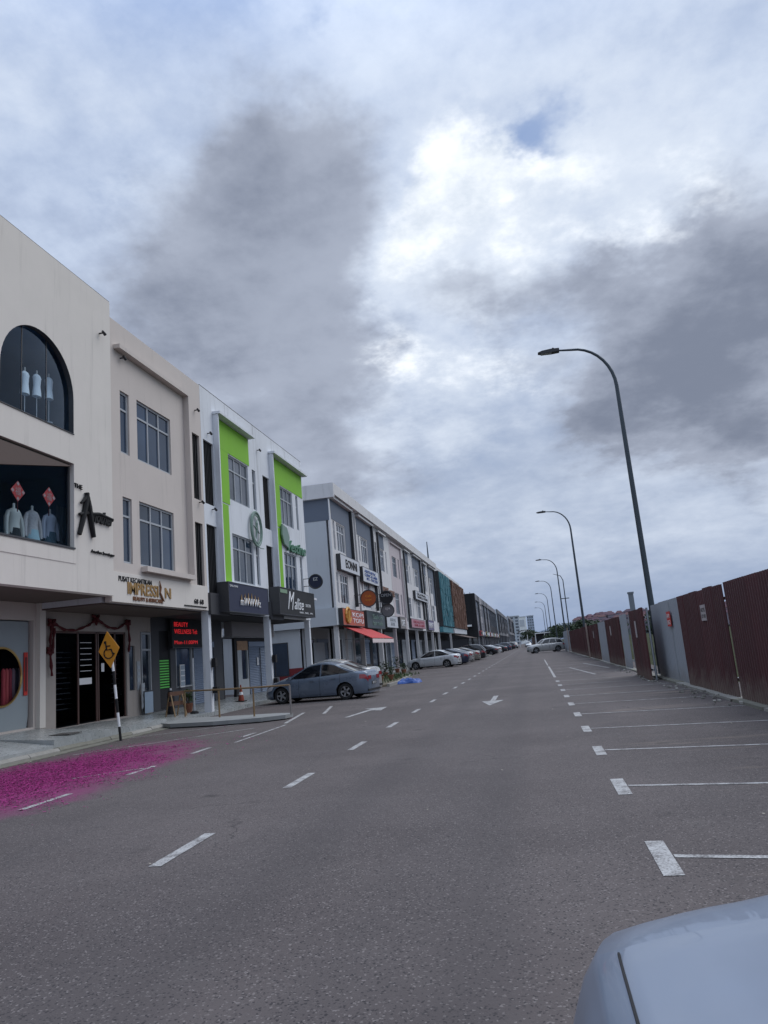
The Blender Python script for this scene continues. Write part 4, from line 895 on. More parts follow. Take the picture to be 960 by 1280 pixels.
round_sign(395, 727, .33, M_NAVY, 'round navy sign with white lettering jutting out beside the grey side wall', ['EZ'], M_WLET, out=.62)
round_sign(461, 748, .50, mat('burnt_orange_face', (.33,.075,.015), .5, vary=.12), 'round burnt orange sign with pale script jutting from the second terrace', ['Cafe', 'kopi'], M_YEL, out=.9)
round_sign(483, 747, .46, M_SIGNK, 'round black sign jutting out above the grey round one', ['OPEN'], M_FRAME, out=.9)
round_sign(485, 763, .44, mat('grey_round_face', (.17,.17,.18), .5, vary=.15), 'round grey sign below the black one on the second terrace', ['spa'], M_WLET, out=.9)
# red awning with scalloped valance
ya, za = onX(430, 784, KX+.1); yb, _ = onX(459, 787, KX+.1)
t = thing('awning', 'red canvas awning with white scalloped valance over the restaurant front', 'awning', (KX, ya, 0)); wd = yb-ya+.4
b = MB(); pr = 1.7; b.add([(.05,0,3.25),(.05,wd,3.25),(pr,wd,2.45),(pr,0,2.45),(.05,0,3.21),(.05,wd,3.21),(pr,wd,2.41),(pr,0,2.41)], [(0,3,2,1),(4,5,6,7),(0,1,5,4),(2,3,7,6),(0,4,7,3),(1,2,6,5)]); b.build('canopy', M_AWN, t)
b = MB(); n = 22
for i in range(n):
    y_ = i*wd/n; b.add([(pr,y_,2.44),(pr,y_+wd/n,2.44),(pr,y_+wd/n,2.22),(pr,y_+wd/n*.5,2.15),(pr,y_,2.22)], [(4,3,2,1,0)], 0)
b.build('valance', mat('pale_valance', (.68,.58,.56), .8, vary=.25, vs=12), t)
b = MB(); b.tube([(.06,.1,2.5),(pr-.02,.1,2.42)], .02, 6); b.build('awning_arm', M_STEEL, t); b = MB(); b.tube([(.06,wd-.1,2.5),(pr-.02,wd-.1,2.42)], .02, 6); b.build('awning_arm', M_STEEL, t)
# restaurant front under the awning: counter, posts, menu board
t = thing('restaurant_front', 'dark timber restaurant counter with white posts under the awning', 'counter', (KX, 41.5, 0))
b = MB(); b.box(-.3, .3, .1, -.1, 7.0, .95); b.build('counter', M_DARKIN, t)
for q in (1.2, 3.0, 5.0):
    b = MB(); b.box(-.35, q, .1, -.22, q+.14, 3.4); b.build('post', M_WHITE2, t)
b = MB(); b.box(-2.0, .2, 1.2, -1.95, 2.4, 2.5); b.build('menu_board', mat('lit_white_board', (.5,.55,.6), .5), t)
# teal and timber screened pair at the end of the terrace
def screen_house(y0, w_, label, m, seed):
    u = thing('shophouse', label, 'shophouse', (KX, y0, 0)); rn = random.Random(seed)
    core(u, w_, M_GREYW, 11.35, deep=14); soffit(u, w_, M_DARKIN)
    b = MB(); b.wall(0, (0, w_), (3.42, 11.35), [], .2); b.build('facade', M_WHITE2, u)
    b = MB(); b.box(.02, .3, 4.1, .5, w_-.2, 10.6); b.build('screen_frame', M_DFRAME, u)
    n = int((w_-.6)/.42)
    for i in range(n):
        y_ = .35+i*(w_-.6)/n; b = MB(); z = 4.15
        while z < 10.5:
            h = rn.uniform(.5, 1.5); h = min(h, 10.55-z)
            if rn.random() < .85: b.box(.503, y_, z, .56+rn.uniform(0,.14), y_+.26, z+h-.08)
            z += h
        b.build('vertical_slat', m, u)
    column(u, .12, .1, 3.42, M_WHITE2); b = MB(); b.wall(-2.1, (0, w_), (.12, 3.4), [(.5,.2,w_-.5,2.7)], .1, edge=False); b.build('shop_wall', M_DARKIN, u)
    b = MB(); b.box(.02, .2, 3.42, .45, w_-.2, 4.05); b.build('fascia', m if seed == 1 else M_GREYW, u)
    return u
screen_house(85.9, 11.2, 'end terrace building wrapped in a teal patterned vertical screen', M_TEAL, 1)
screen_house(98.5, 19.0, 'end terrace building clad in brown timber fins beside the teal one', M_WOOD, 2)
t = thing('rooftop_mast', 'thin grey mast on the roof before the teal screen', 'mast', (KX-.3, 84.5, 11.3)); b = MB(); b.tube([(0,0,0),(0,0,2.6)], [.12,.05], 6); b.build('pole', M_POLE, t)
t = thing('canvas_awning', 'brown slanted awning below the timber fin screen', 'awning', (KX, 99, 0)); b = MB(); b.add([(.1,0,3.3),(.1,16,3.3),(2.2,16,2.7),(2.2,0,2.7)], [(0,3,2,1)]); b.add([(.1,0,3.26),(.1,16,3.26),(2.2,16,2.66),(2.2,0,2.66)], [(0,1,2,3)]); b.build('canopy', M_BROWNT, t)
# ================================================================== far terraces
dk3 = unit2('shophouse', 'distant shophouse with black fins beside the black end wall', 150.2, 0, wallm=mat('far_pale_plaster', (.20,.20,.22), .8, streak=.3), group='shophouses of the third terrace', detail=False, top=11.9)
v1 = unit2('shophouse', 'distant shophouse with dark louvre strip, second in the third terrace', 155.95, 1, wallm=mat('far_grey_plaster', (.08,.085,.10), .8, streak=.3), group='shophouses of the third terrace', detail=False, top=11.9)
v2 = unit2('shophouse', 'distant pale shophouse with plain surround, third in the third terrace', 161.7, 2, wallm=mat('far_dull_plaster', (.34,.33,.35), .8, streak=.3), group='shophouses of the third terrace', detail=False, top=11.9)
ORD = ('first','second','third','fourth','fifth','sixth','seventh','eighth','ninth','tenth','eleventh','twelfth','thirteenth','fourteenth','fifteenth','sixteenth')
protos = [dk3, v1, v2]; trait = ['black finned', 'louvred grey', 'plain pale']
for i in range(3, 14):
    k = random.choice((0, 0, 1, 2)); o = copy_tree(protos[k]); o.location = (KX, 150.2+i*5.75, 0); o['label'] = '%s shophouse, %s along the third terrace' % (trait[k], ORD[i])
for j, (ys, n, zo) in enumerate(((245, 16, .9), (348, 16, 2.1))):
    for i in range(n):
        k = random.choice((0, 1, 2)); o = copy_tree(protos[k]); o.location = (KX+(.0 if j == 0 else .3), ys+i*5.75, zo)
        o['label'] = '%s shophouse, %s from the near end of the distant %s terrace' % (trait[k], ORD[i], ('fourth', 'last')[j]); o['group'] = 'shophouses of the %s terrace' % ('fourth', 'last')[j]
b = MB(); b.box(KX-14, 245, -.1, KX-.3, 337, .9); b.box(KX-14, 348, -.1, KX, 440, 2.1); b.build('terrace_bank', M_SLAB, kind='structure')
t = thing('black_end_building', 'end building with a tall black ribbed side wall starting the third terrace', 'building', (KX, 149.6, 0))
b = MB(); b.box(-15, 0, 3.2, -.05, .55, 12.0); b.build('wall', M_BLACK, t)
for i in range(14): 
    b = MB(); b.box(-14.6+i*1.05, -.08, 3.3, -14.5+i*1.05, 0, 12.25); b.build('wall_rib', M_BLACK, t)
b = MB(); b.box(-15, .1, 0, -2.2, .5, 3.19); b.build('shop_wall', M_DARKIN, t); b = MB(); b.box(-5, -1.2, 5.4, -1.2, -.09, 5.75); b.build('white_canopy', M_WLET, t)
cols = [(.3,.04,.05),(.32,.3,.28),(.05,.08,.2),(.35,.2,.05),(.08,.2,.12),(.3,.28,.3)]
for i in range(16):
    y_ = 151+i*5.4; b = MB(); b.box(.02, 0, 3.5, .35, 4.2, 4.5); b.box(.35, .4, 3.7, .37, 3.7, 4.3, 1)
    t = b.build('signboard', [mat('far_sign_%d' % (i % 6), cols[i % 6], .6), M_WLET if i % 3 else M_BLKL]); t.location = (KX, y_, 0)
    t['label'] = 'small distant %s signboard, %s along the third terrace' % (('red','beige','navy','orange','green','pale')[i % 6], ORD[i]); t['category'] = 'signboard'; t['group'] = 'distant signboards of the third terrace'
# towers at the end of the street
def tower(az, el, d, wid, label, m, rows_, cols_, wm=M_PANE2):
    y_, x_ = d*math.cos(R_(az)), d*math.sin(R_(az)); h = CAMZ+d*math.tan(R_(el)); t = thing('apartment_tower', label, 'building', (x_, y_, 0), 0)
    b = MB(); b.box(-wid/2, 0, -1, wid/2, 14, h); b.build('wall', m, t)
    for r in range(rows_):
        for c in range(cols_):
            b = MB(); b.box(-wid/2+wid*(c+.2)/cols_, -.15, h*(r+.3)/rows_, -wid/2+wid*(c+.8)/cols_, -.02, h*(r+.8)/rows_); b.build('window', wm, t)
    b = MB(); b.box(-wid/2-.2, -.2, h, wid/2+.2, 14, h+.5); b.build('roof', M_GREYW, t)
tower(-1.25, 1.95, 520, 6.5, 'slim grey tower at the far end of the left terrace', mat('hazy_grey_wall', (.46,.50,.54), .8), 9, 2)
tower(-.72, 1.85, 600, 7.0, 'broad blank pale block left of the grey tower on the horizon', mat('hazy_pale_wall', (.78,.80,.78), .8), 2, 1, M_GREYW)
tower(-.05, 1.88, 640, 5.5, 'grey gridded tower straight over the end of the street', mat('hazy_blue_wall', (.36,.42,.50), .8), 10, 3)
# ================================================================== fore court: disabled sign, railing, stanchions, pots
sx, sy = onG(151, 926, 0)
t = thing('disabled_parking_sign', 'leaning amber diamond wheelchair sign on a black and white banded post', 'sign', (sx, sy, 0))
v = ray(140, 822); tt = sy/v[1]; tx, tz = v[0]*tt-sx, v[2]*tt+CAMZ; 
L = Vector((tx, 0, tz)); nb = 6
for i in range(nb):
    b = MB(); b.tube([L*(i/nb), L*((i+1)/nb)], .032, 8); b.build('post_band', M_BLKL if i % 2 == 0 else M_WLET, t)
v = ray(136, 812); cx_, cz_ = v[0]*tt-sx, v[2]*tt+CAMZ; c = Vector((cx_, -.04, cz_+.0)); up = L.normalized(); rt = up.cross(Vector((0,1,0))).normalized(); rt = Vector((up.z,0,-up.x))
r = .37
b = MB(); b.prism([(-r*.93,0),(-r*.86,-.03),(0,-r),(r*.86,-.03),(r*.93,0),(r*.86,.03),(0,r),(-r*.86,.03)], lambda u, v_, d: tuple(c+rt*u*.82+up*v_*1.22+Vector((0,d,0))), 0, .012); b.build('diamond_plate', M_YEL, t)
b = MB()
def sp(u, v_): return tuple(c+rt*u+up*v_+Vector((0,-.012,0)))
b.tube([sp(-.07,.17), sp(-.06,.15), sp(-.055,.0), sp(.07,-.005), (sp(.10,-.13)), sp(.15,-.125)], .017, 5); b.tube([sp(-.055,.09), sp(.05,.085)], .013, 5)
b.tube([sp(-.01+.125*math.cos(a_), -.09+.125*math.sin(a_)) for a_ in [2.1+k*.32 for k in range(14)]], .014, 5); b.obox(sp(-.075,.19), rt*.028, Vector((0,.008,0)), up*.028)
b.build('wheelchair_symbol', M_BLKL, t)
# pipe railing on the apron
def rp(px, py): v = ray(px, py); tt = (.15-CAMZ)/v[2]; return Vector((v[0]*tt, v[1]*tt, .15))
p0, p1, p2, p3 = rp(231.7, 896), rp(274.6, 896.5), rp(318, 895.5), rp(364, 893)
t = thing('pipe_railing', 'rusty orange pipe railing standing on the concrete apron by the parked sedan', 'railing', tuple(p0)); o_ = p0; hh = Vector((0,0,.76))
for p in (p0, p1, p2, p3):
    b = MB(); b.tube([p-o_, p-o_+hh-(Vector((0,0,.03)) if p not in (p0, p3) else Vector((0,0,0)))], .026, 8); b.build('post', M_ORNG if p is not p3 else mat('bare_pipe', (.22,.20,.19), .5, vary=.2), t)
b = MB(); b.tube([p0-o_+hh, p1-o_+hh, p2-o_+hh, p3-o_+hh], .024, 8); b.build('top_rail', M_ORNG, t)
# folding timber stanchions and pots behind the railing
def trestle(loc, rz, label):
    t = thing('folding_barrier', label, 'barrier', loc, rz, 'orange folding barriers on the walkway')
    for q in (-.34, .34):
        for s_ in (-1, 1):
            b = MB(); b.obox((q, s_*.14, .38), (.03,0,0), (0,.012,0), (0,-s_*.11,.38)); b.build('leg', M_ORNG, t)
    for z in (.35, .66):
        b = MB(); b.box(-.42, -.06, z, .42, .06-.02, z+.13); b.build('board', mat('barrier_orange', (.10,.045,.025), .6, vary=.3, vs=10), t)
    return t
o = trestle((-11.1, 21.85, .16), 1.25, 'rusty folding barrier left of the walkway column'); o.scale = (.7, .8, .95); del o['group']
def pot(loc, r, h, label, m=M_SKIN, leaf=M_LEAF, n=46, spread=.3, tall=.6):
    t = thing('potted_plant', label, 'plant', loc)
    b = MB(); lathe(b, [(r*.7,0),(r*.95,h*.8),(r*1.05,h*.85),(r*1.05,h),(r*.9,h),(r*.85,h*.9)], 0, 0, 14); b.build('pot', m, t, smooth=False)
    b = MB(); rn = random.Random(int(loc[1]*100))
    for i in range(n):
        a_ = rn.uniform(0, 6.28); q = rn.uniform(.1, 1)*spread; z = h+rn.uniform(.05, 1)*tall; c = Vector((math.cos(a_)*q, math.sin(a_)*q, z)); d1 = Vector((rn.uniform(-1,1),rn.uniform(-1,1),rn.uniform(-.3,1))).normalized()*.09; d2 = d1.cross(Vector((rn.uniform(-1,1),rn.uniform(-1,1),rn.uniform(-1,1)))).normalized()*.035
        b.add([c-d1, c+d2, c+d1, c-d2], [(0,1,2,3)])
    b.build('foliage', leaf, t)
    b = MB()
    for i in range(5): b.tube([(0,0,h*.8),(rn.uniform(-.6,.6)*spread, rn.uniform(-.6,.6)*spread, h+tall*.8)], .008, 4)
    b.build('stem', M_BARK, t); return t
pot((-11.3, 23.1, .17), .16, .3, 'small plant pot right of the walkway column behind the railing', n=60, spread=.22, tall=.45)
t = thing('dome_stand', 'dark dome topped stand in front of the blue roller shutter', 'stand', (-11.6, 22.5, .2)); t.scale = (.7, .7, .72); b = MB(); lathe(b, [(.18,0),(.16,.5),(.17,.85),(.12,.98),(.02,1.05)], 0, 0, 12); b.build('body', M_BLACK, t, smooth=True); b = MB(); b.tube([(.0,0,1.0),(0,0,1.12)], .05, 8); b.build('cap', M_WLET, t)
for px, py, lab in ((254, 862, 'white traffic pole left of the column'),):
    t = thing('white_pole', 'slim pale pole standing just left of the walkway column', 'pole', (-10.9, 22.7, .15)); b = MB(); b.tube([(0,0,0),(0,0,1.75)], .035, 8); b.build('pole', M_FRAME, t); b = MB(); lathe(b, [(.14,0),(.13,.05),(.05,.09)], 0, 0, 12); b.build('base', M_BLACK, t)
def wallbox(y_, lab, X=KX+.02):
    t = thing('meter_box', lab, 'meter box', (X, y_, 0)); b = MB(); b.box(0, -.09, 1.55, .14, .09, 1.85); b.build('box', M_BLACK, t); b = MB(); b.tube([(.06,.05,.9),(.06,.05,1.55)], .02, 6); b.build('conduit', M_BLACK, t); b = MB(); b.box(0, -.08, .72, .16, .1, .92); b.build('junction_box', M_BLACK, t)
wallbox(23.30, 'black meter box strapped to the walkway column behind the railing'); wallbox(29.16, 'black meter box on the column beside the sedan bonnet')
def cone(loc, label):
    t = thing('traffic_cone', label, 'cone', loc); b = MB(); b.box(-.17,-.17,0,.17,.17,.03); b.build('base', M_BLACK, t); b = MB(); lathe(b, [(.12,.03),(.025,.62),(.02,.63)], 0, 0, 14); b.build('cone', mat('cone_orange', (.22,.035,.015), .6), t, smooth=True)
    b = MB(); lathe(b, [(.088,.25),(.063,.38)], 0, 0, 14); b.build('reflective_band', M_WLET, t)
cone((-11.3, 27.6, .18), 'faded orange traffic cone by the shutter near the sedan')
bx_, by_ = onG(512, 854, 0)
t = thing('blue_plastic_bag', 'crumpled bright blue plastic sheet lying on the road edge', 'plastic sheet', (bx_, by_, 0))
b = MB()
def crumple(u, v):
    e = (math.sin(math.pi*u)*math.sin(math.pi*v))**.45; q = noise.noise((u*3.2, v*3.2, 3)); q2 = noise.noise((u*9, v*9, 8))
    return ((u-.5)*(1.15+.25*q)+.06*q2, (v-.5)*(.85+.3*noise.noise((v*3, u*3, 1)))+.05*q2, .012+.24*e*max(.25, .75+.9*q+.55*q2))
b.grid(crumple, 26, 20); b.build('sheet', M_BLUET, t, smooth=False)
for i, (px, py, s_) in enumerate(((482, 846, 1.1), (489, 850, .8), (497, 841, 1.5), (476, 852, .9), (505, 842, .7))):
    x_, y_ = onG(px, py, .1); pot((x_, y_, .1), .18, .28, ('bushy plant tub nearest the sedan on the verge', 'small yellowish plant tub in the middle of the verge', 'tallest dark shrub tub on the verge before the white column', 'low plant tub at the near kerb of the verge', 'little plant tub farthest right on the verge')[i], leaf=M_LEAFD, n=70, spread=.26*s_, tall=.6*s_)
# ================================================================== cars
def sm(x, pts): return float(np.interp(x, [p[0] for p in pts], [p[1] for p in pts]))
def car(name, label, loc, heading, m, kind='sedan', group=None, L=4.4, W=1.7, hi=False, plate='JQK 8123', scale=1.0, far=False, belt=None, nose=.62, nk=.72, ne=2.5, xf=None, hl=(.60,.88)):
    t = thing(name, label, 'car', loc, heading, group); t.scale = (scale,)*3
    h2 = L/2; fw, rw = h2-.82, -h2+.92; WR = .31 if kind != 'suv' else .36
    if kind == 'suv': bl = [(-h2,.95),(-h2+.1,1.08),(-1.2,1.08),(.6,1.05),(.95,1.03),(h2-.5,.95),(h2-.12,.86),(h2,.68)]; RZ = 1.68; prof = dict(xr0=-h2+.08, xr1=-h2+.5, xf0=1.0, xf1=.25)
    else: bl = [(-h2,.78),(-h2+.04,.93),(-h2+.12,1.0),(-h2+.5,1.02),(-1.0,.97),(.5,.89),(1.0,.90),(1.5,.83),(h2-.28,.72),(h2-.08,.62),(h2,.50)]; RZ = 1.46; prof = dict(xr0=-1.80, xr1=-.88, xf0=1.28, xf1=.30)
    if belt: bl = belt
    if xf: prof['xf0'] = xf; prof['xf1'] = xf-.95
    NX = 64 if hi else (40 if not far else 24)
    def hwid(x):
        f = max(0, (x-(h2-nose))/nose); r = max(0, ((-h2+.5)-x)/.5); return W/2*math.sqrt(max(.02, 1-nk*f**ne))*math.sqrt(max(.02, 1-.42*r**3))*(1-.02*abs(x)/h2)
    def zlow(x):
        z = .20
        for c in (fw, rw):
            d = abs(x-c); RR = WR+.055
            if d < RR: z = max(z, WR+math.sqrt(RR*RR-d*d))
        return min(z, sm(x, bl)-.12)
    NV = 16 if hi else 9
    bul = [.93,.975,1.0,1.0,.985,.965,.925,.9]
    def side(x, v, off=0.0):
        zl, zb = zlow(x), sm(x, bl); z = zl+(zb-zl)*v; vv = (z-.2)/(zb-.2+1e-6)
        k = float(np.interp(vv, [0,.12,.35,.55,.72,.84,.93,1], [.93,.975,1.0,1.0,.992,.974,.945,.905])); return hwid(x)*k+off, z
    xs = sorted(set([round(-h2+L*(1-math.cos(math.pi*i/NX))/2, 4) for i in range(NX+1)]+[c+q*(WR+.055) for c in (fw, rw) for q in (-1,-.92,-.7,-.4,0,.4,.7,.92,1)]))
    b = MB()
    for s_ in (-1, 1):
        vs = []
        for x in xs:
            for j in range(NV+1):
                y, z = side(x, j/NV); vs.append((x, s_*y, z))
        fs = []
        for i in range(len(xs)-1):
            for j in range(NV):
                a = i*(NV+1)+j; q = (a, a+NV+1, a+NV+2, a+1); fs.append(q if s_ > 0 else q[::-1])
        b.add(vs, [f[::-1] for f in fs])
    def topz(x, u):   # u -1..1 across
        y, z = side(x, 1); e = abs(u); crown = (.07 if x > .6 else .045)*(1-e**3.2)
        ridge = .012*math.exp(-((e-.52)/.07)**2) if x > .8 else 0
        return (x, u*y, z+crown+ridge)
    NU = 24 if hi else 10
    vs = [topz(x, -1+2*j/NU) for x in xs for j in range(NU+1)]; fs = []
    for i in range(len(xs)-1):
        for j in range(NU): a = i*(NU+1)+j; fs.append((a, a+NU+1, a+NU+2, a+1))
    b.add(vs, fs)
    for x, sg_ in ((xs[0], -1), (xs[-1], 1)):
        ring = [(x+sg_*0, -side(x, j/NV)[0], side(x, j/NV)[1]) for j in range(NV+1)]+[topz(x, -1+2*j/NU) for j in range(1, NU)]+[(x, side(x, j/NV)[0], side(x, j/NV)[1]) for j in range(NV, -1, -1)]
        b.add(ring, [tuple(range(len(ring)))])
    bo = b.build('body', m, t, smooth=True, sharp=75)
    bm_ = bmesh.new(); bm_.from_mesh(bo.data); bmesh.ops.remove_doubles(bm_, verts=bm_.verts, dist=.0008); bmesh.ops.recalc_face_normals(bm_, faces=bm_.faces); bm_.to_mesh(bo.data); bm_.free(); bo.data.set_sharp_from_angle(angle=R_(75))
    if hi:
        for u_ in (-.955, .955):
            b = MB(); b.tube([tuple(Vector(topz(x, u_*(1-.10*max(0, x-1.5)**2)))+Vector((0,0,.0005))) for x in [.8+(h2-.60-.8)*k/16 for k in range(17)]], .0028, 5); b.build('bonnet_gap', M_BLACK, t)
    b = MB(); b.box(-h2+.25, -W/2+.22, .17, h2-.25, W/2-.22, .55); b.build('underbody', M_BLACK, t)
    # cabin
    yb = W/2*.90; yt = W/2*.70
    def cs(s, h, sd, off=0.0):
        xr = prof['xr0']+(prof['xr1']-prof['xr0'])*h; xf = prof['xf0']+(prof['xf1']-prof['xf0'])*h
        x = xr+(xf-xr)*s; zb = sm(x, bl); zt = RZ-.10*(2*s-1)**2
        return (x, sd*(yb+(yt-yb)*h**1.3+off), (zb-.02)+(zt-zb)*h)
    def endp(u, h, fr, off=0.0):
        p, q = cs(1 if fr else 0, h, -1), cs(1 if fr else 0, h, 1); k = (u+1)/2
        return (p[0]+(.16 if fr else -.14)*(1-u*u)*(1-h*.4)+(off if fr else -off), p[1]+(q[1]-p[1])*k, p[2]+(q[2]-p[2])*k+.03*(1-u*u)*h+off)
    def roof(s, u, off=0):
        p, q = cs(s, 1, -1), cs(s, 1, 1); k = (u+1)/2; bx = 0
        if s > .92: bx = .10*(1-u*u)*(s-.92)/.08
        if s < .08: bx = -.084*(1-u*u)*(.08-s)/.08
        return (p[0]+bx, p[1]+(q[1]-p[1])*k, p[2]+.045*(1-u*u)*(1 if .05 < s < .95 else .7)+off)
    b = MB()
    for sd in (-1, 1): b.grid(lambda s, h: cs(s, h, sd), 12, 5, flip=(sd > 0))
    b.grid(lambda u, h: endp(2*u-1, h, True), 10, 6, flip=False); b.grid(lambda u, h: endp(2*u-1, h, False), 10, 6, flip=True)
    b.grid(lambda s, u: roof(s, 2*u-1), 12, 10); b.build('cabin', m, t, smooth=True)
    for sd in (-1, 1):
        spans = ((.07,.475),(.50,.93)) if kind != 'suv' else ((.05,.30),(.33,.60),(.63,.92))
        for s0, s1 in spans:
            b = MB(); b.grid(lambda s, h: cs(s0+(s1-s0)*s, .08+.82*h, sd, .006), 4, 4, flip=(sd > 0)); b.build('side_window', M_CGLASS, t, smooth=True)
    b = MB(); b.grid(lambda u, h: endp(-.88+1.76*u, .08+.84*h, True, .008), 8, 5); b.build('windscreen', M_CGLASS, t, smooth=True)
    b = MB(); b.grid(lambda u, h: endp(-.86+1.72*u, .12+.76*h, False, .008), 8, 5, flip=True); b.build('rear_window', M_CGLASS, t, smooth=True)
    # wheels
    key = ('w', WR)
    if key not in _cache:
        b = MB(); N = 24; pr = [(WR*.66,-.09),(WR*.93,-.095),(WR,-.07),(WR,.07),(WR*.93,.095),(WR*.66,.09)]
        vs = [(r_*math.cos(2*math.pi*k/N), y, r_*math.sin(2*math.pi*k/N)) for r_, y in pr for k in range(N)]; fs = []
        for i in range(5):
            for k in range(N): fs.append((i*N+k, i*N+(k+1)%N, (i+1)*N+(k+1)%N, (i+1)*N+k))
        b.add(vs, fs); b2 = MB(); b2.tube([(0,.03,0),(0,.07,0)], .06, 12)
        for k in range(5):
            a_ = 2*math.pi*k/5; d = Vector((math.cos(a_),0,math.sin(a_))); nn = Vector((-math.sin(a_),0,math.cos(a_)))
            b2.obox(d*WR*.36+Vector((0,.055,0)), d*WR*.30, nn*.032, (0,.015,0))
        b2.tube([(WR*.65*math.cos(2*math.pi*k/N), .06, WR*.65*math.sin(2*math.pi*k/N)) for k in range(N+1)], .018, 5, cap=False)
        b2.tube([(0,-.02,0),(0,.0,0)], WR*.64, 20, mi=1)
        _cache[key] = (b.mesh('tyre', M_TYRE, True), b2.mesh('rim', [M_RIM, M_BLACK]))
    for x in (fw, rw):
        for sd in (-1, 1):
            wl = obj('wheel', _cache[key][0], t, (x, sd*(W/2-.16), WR), (0, 0, 0 if sd > 0 else math.pi)); wl2 = obj('rim', _cache[key][1], wl)
    # lamps, bumper line, plate, mirror, handles
    for sd in (-1, 1):
        def lampf(x0, x1, v0, v1, mm, nm):
            b = MB(); b.grid(lambda u, v: (lambda x: (lambda yz: (x, sd*yz[0], yz[1]))(side(x, v0+(v1-v0)*v, .007)))(x0+(x1-x0)*u), 6, 3, flip=(sd > 0)); b.build(nm, mm, t, smooth=True)
        lampf(h2-.5, h2-.02, hl[0], hl[1], M_HLIGHT, 'headlight'); lampf(-h2+.005, -h2+.30, .68, .88, M_TLIGHT, 'tail_light')
        yy = side(-h2, .7)[0]; b = MB(); b.box(-h2-.012, sd*(yy-.30), .70, -h2+.01, sd*(yy+.002), .84); b.build('tail_light', M_TLIGHT, t)
        yy = side(h2, .7)[0]; b = MB(); b.box(h2-.01, sd*(yy-.22), .44 if kind != 'suv' else .56, h2+.012, sd*yy, .5 if kind != 'suv' else .66); b.build('fog_lamp', M_HLIGHT, t)
        if not far:
            x = prof['xf0']-.35; b = MB(); b.obox((x+.03, sd*(W/2+.05), sm(x, bl)+.07), (.04,0,0), (0,.08,0), (0,0,.05)); b.build('wing_mirror', m, t)
            for xx in ((.05, -.85) if kind != 'suv' else (.15, -.75)):
                yz = side(xx, .82); b = MB(); b.box(xx-.09, sd*(yz[0]-.01), yz[1]-.012, xx+.09, sd*(yz[0]+.025), yz[1]+.016); b.build('door_handle', m, t)
            for xx in (.62, -.27, -1.12 if kind != 'suv' else -1.2):     # shut lines
                b = MB(); pts = [(xx+.0*v, sd*(side(xx, v)[0]+.001), side(xx, v)[1]) for v in [max(.0, k/8) for k in range(9)]]; b.tube(pts, .006, 4); b.build('door_gap', M_BLACK, t)
    b = MB(); b.box(-h2-.02, -.26, .50 if kind != 'suv' else .8, -h2+.0, .26, .61 if kind != 'suv' else .91); p = b.build('number_plate', M_PLATE, t)
    if not far: text('plate_number', plate, .10, M_WLET, p, (-h2-.021, 0, .525 if kind != 'suv' else .825), rot=(math.pi/2, 0, -math.pi/2), align='CENTER', ext=.002)
    b = MB(); b.box(h2-.03, -.45, .28, h2+.008, .45, .42); b.build('front_grille', M_BLACK, t)
    b = MB(); b.box(-h2-.014, -.7, .26, -h2+.01, .7, .34); b.build('rear_bumper_strip', M_BLACK, t)
    return t
P_SILB = paint('silver_blue_paint', (.125,.158,.21)); P_WHT = paint('white_car_paint', (.55,.57,.58)); P_BLK = paint('black_car_paint', (.015,.016,.02)); P_NAVY = paint('navy_car_paint', (.02,.03,.06)); P_SILV = paint('silver_paint', (.36,.36,.35)); P_GOLD = paint('champagne_paint', (.22,.20,.17))
car('parked_sedan', 'silver blue sedan nosed in to the walkway with its boot toward the road', (-8.02, 27.5, 0), math.pi-.12, P_SILB, L=4.45, W=1.7, hi=True, scale=.945)
car('parked_sedan', 'silver sedan half hidden directly behind the silver blue one', (-8.6, 30.3, 0), math.pi-.12, P_SILV, L=4.4, W=1.7, plate='JRS 2206')
car('parked_sedan', 'white sedan nosed in before the second terrace', (-8.3, 62.1, 0), math.pi-.12, P_WHT, L=4.4, group='cars nosed in along the second terrace')
specs = [(-7.9, 66.3, P_NAVY, 'sedan', 'dark navy sedan right behind the white one'), (-8.2, 69.2, P_BLK, 'sedan', 'black sedan second beyond the white one'), (-8.0, 72.0, P_SILV, 'sedan', 'silver sedan among the dark ones'),
         (-7.7, 76.6, P_GOLD, 'sedan', 'champagne sedan third from the white car'), (-7.4, 81.5, P_BLK, 'suv', 'tall black car at the right end of the near row'), (-7.9, 86.5, P_BLK, 'sedan', 'low black sedan behind the tall black car')]
for x, y, m, k, lab in specs: car('parked_car', lab, (x, y, 0), math.pi-.08, m, kind=k, group='cars nosed in along the second terrace', far=True)
fs_ = [(-7.5,112,P_BLK,'sedan','black car beside the first far kerb island'), (-7.6,118,P_SILV,'sedan','silver car beyond the first far kerb island'), (-7.5,124,P_WHT,'sedan','white car in the middle of the far row'), (-6.9,134,P_BLK,'sedan','black car beyond the second kerb island'),
       (-6.6,150,P_NAVY,'suv','navy people carrier in the far row'), (-6.3,170,P_BLK,'suv','tall black car farthest along the left side'), (-4.9,196,P_BLK,'suv','dark car standing near the street end'), (-1.6,215,P_WHT,'sedan','white car facing out at the end of the street')]
for x, y, m, k, lab in fs_: car('parked_car', lab, (x, y, 0), math.pi-.1 if x < -5 else -1.5, m, kind=k, group='cars parked far down the street', far=True)
car('parked_suv', 'silver people carrier parked across the bays at the end of the hoarding', (1.35, 94.3, 0), math.pi+.28, P_SILV, kind='suv', L=4.5, W=1.78)
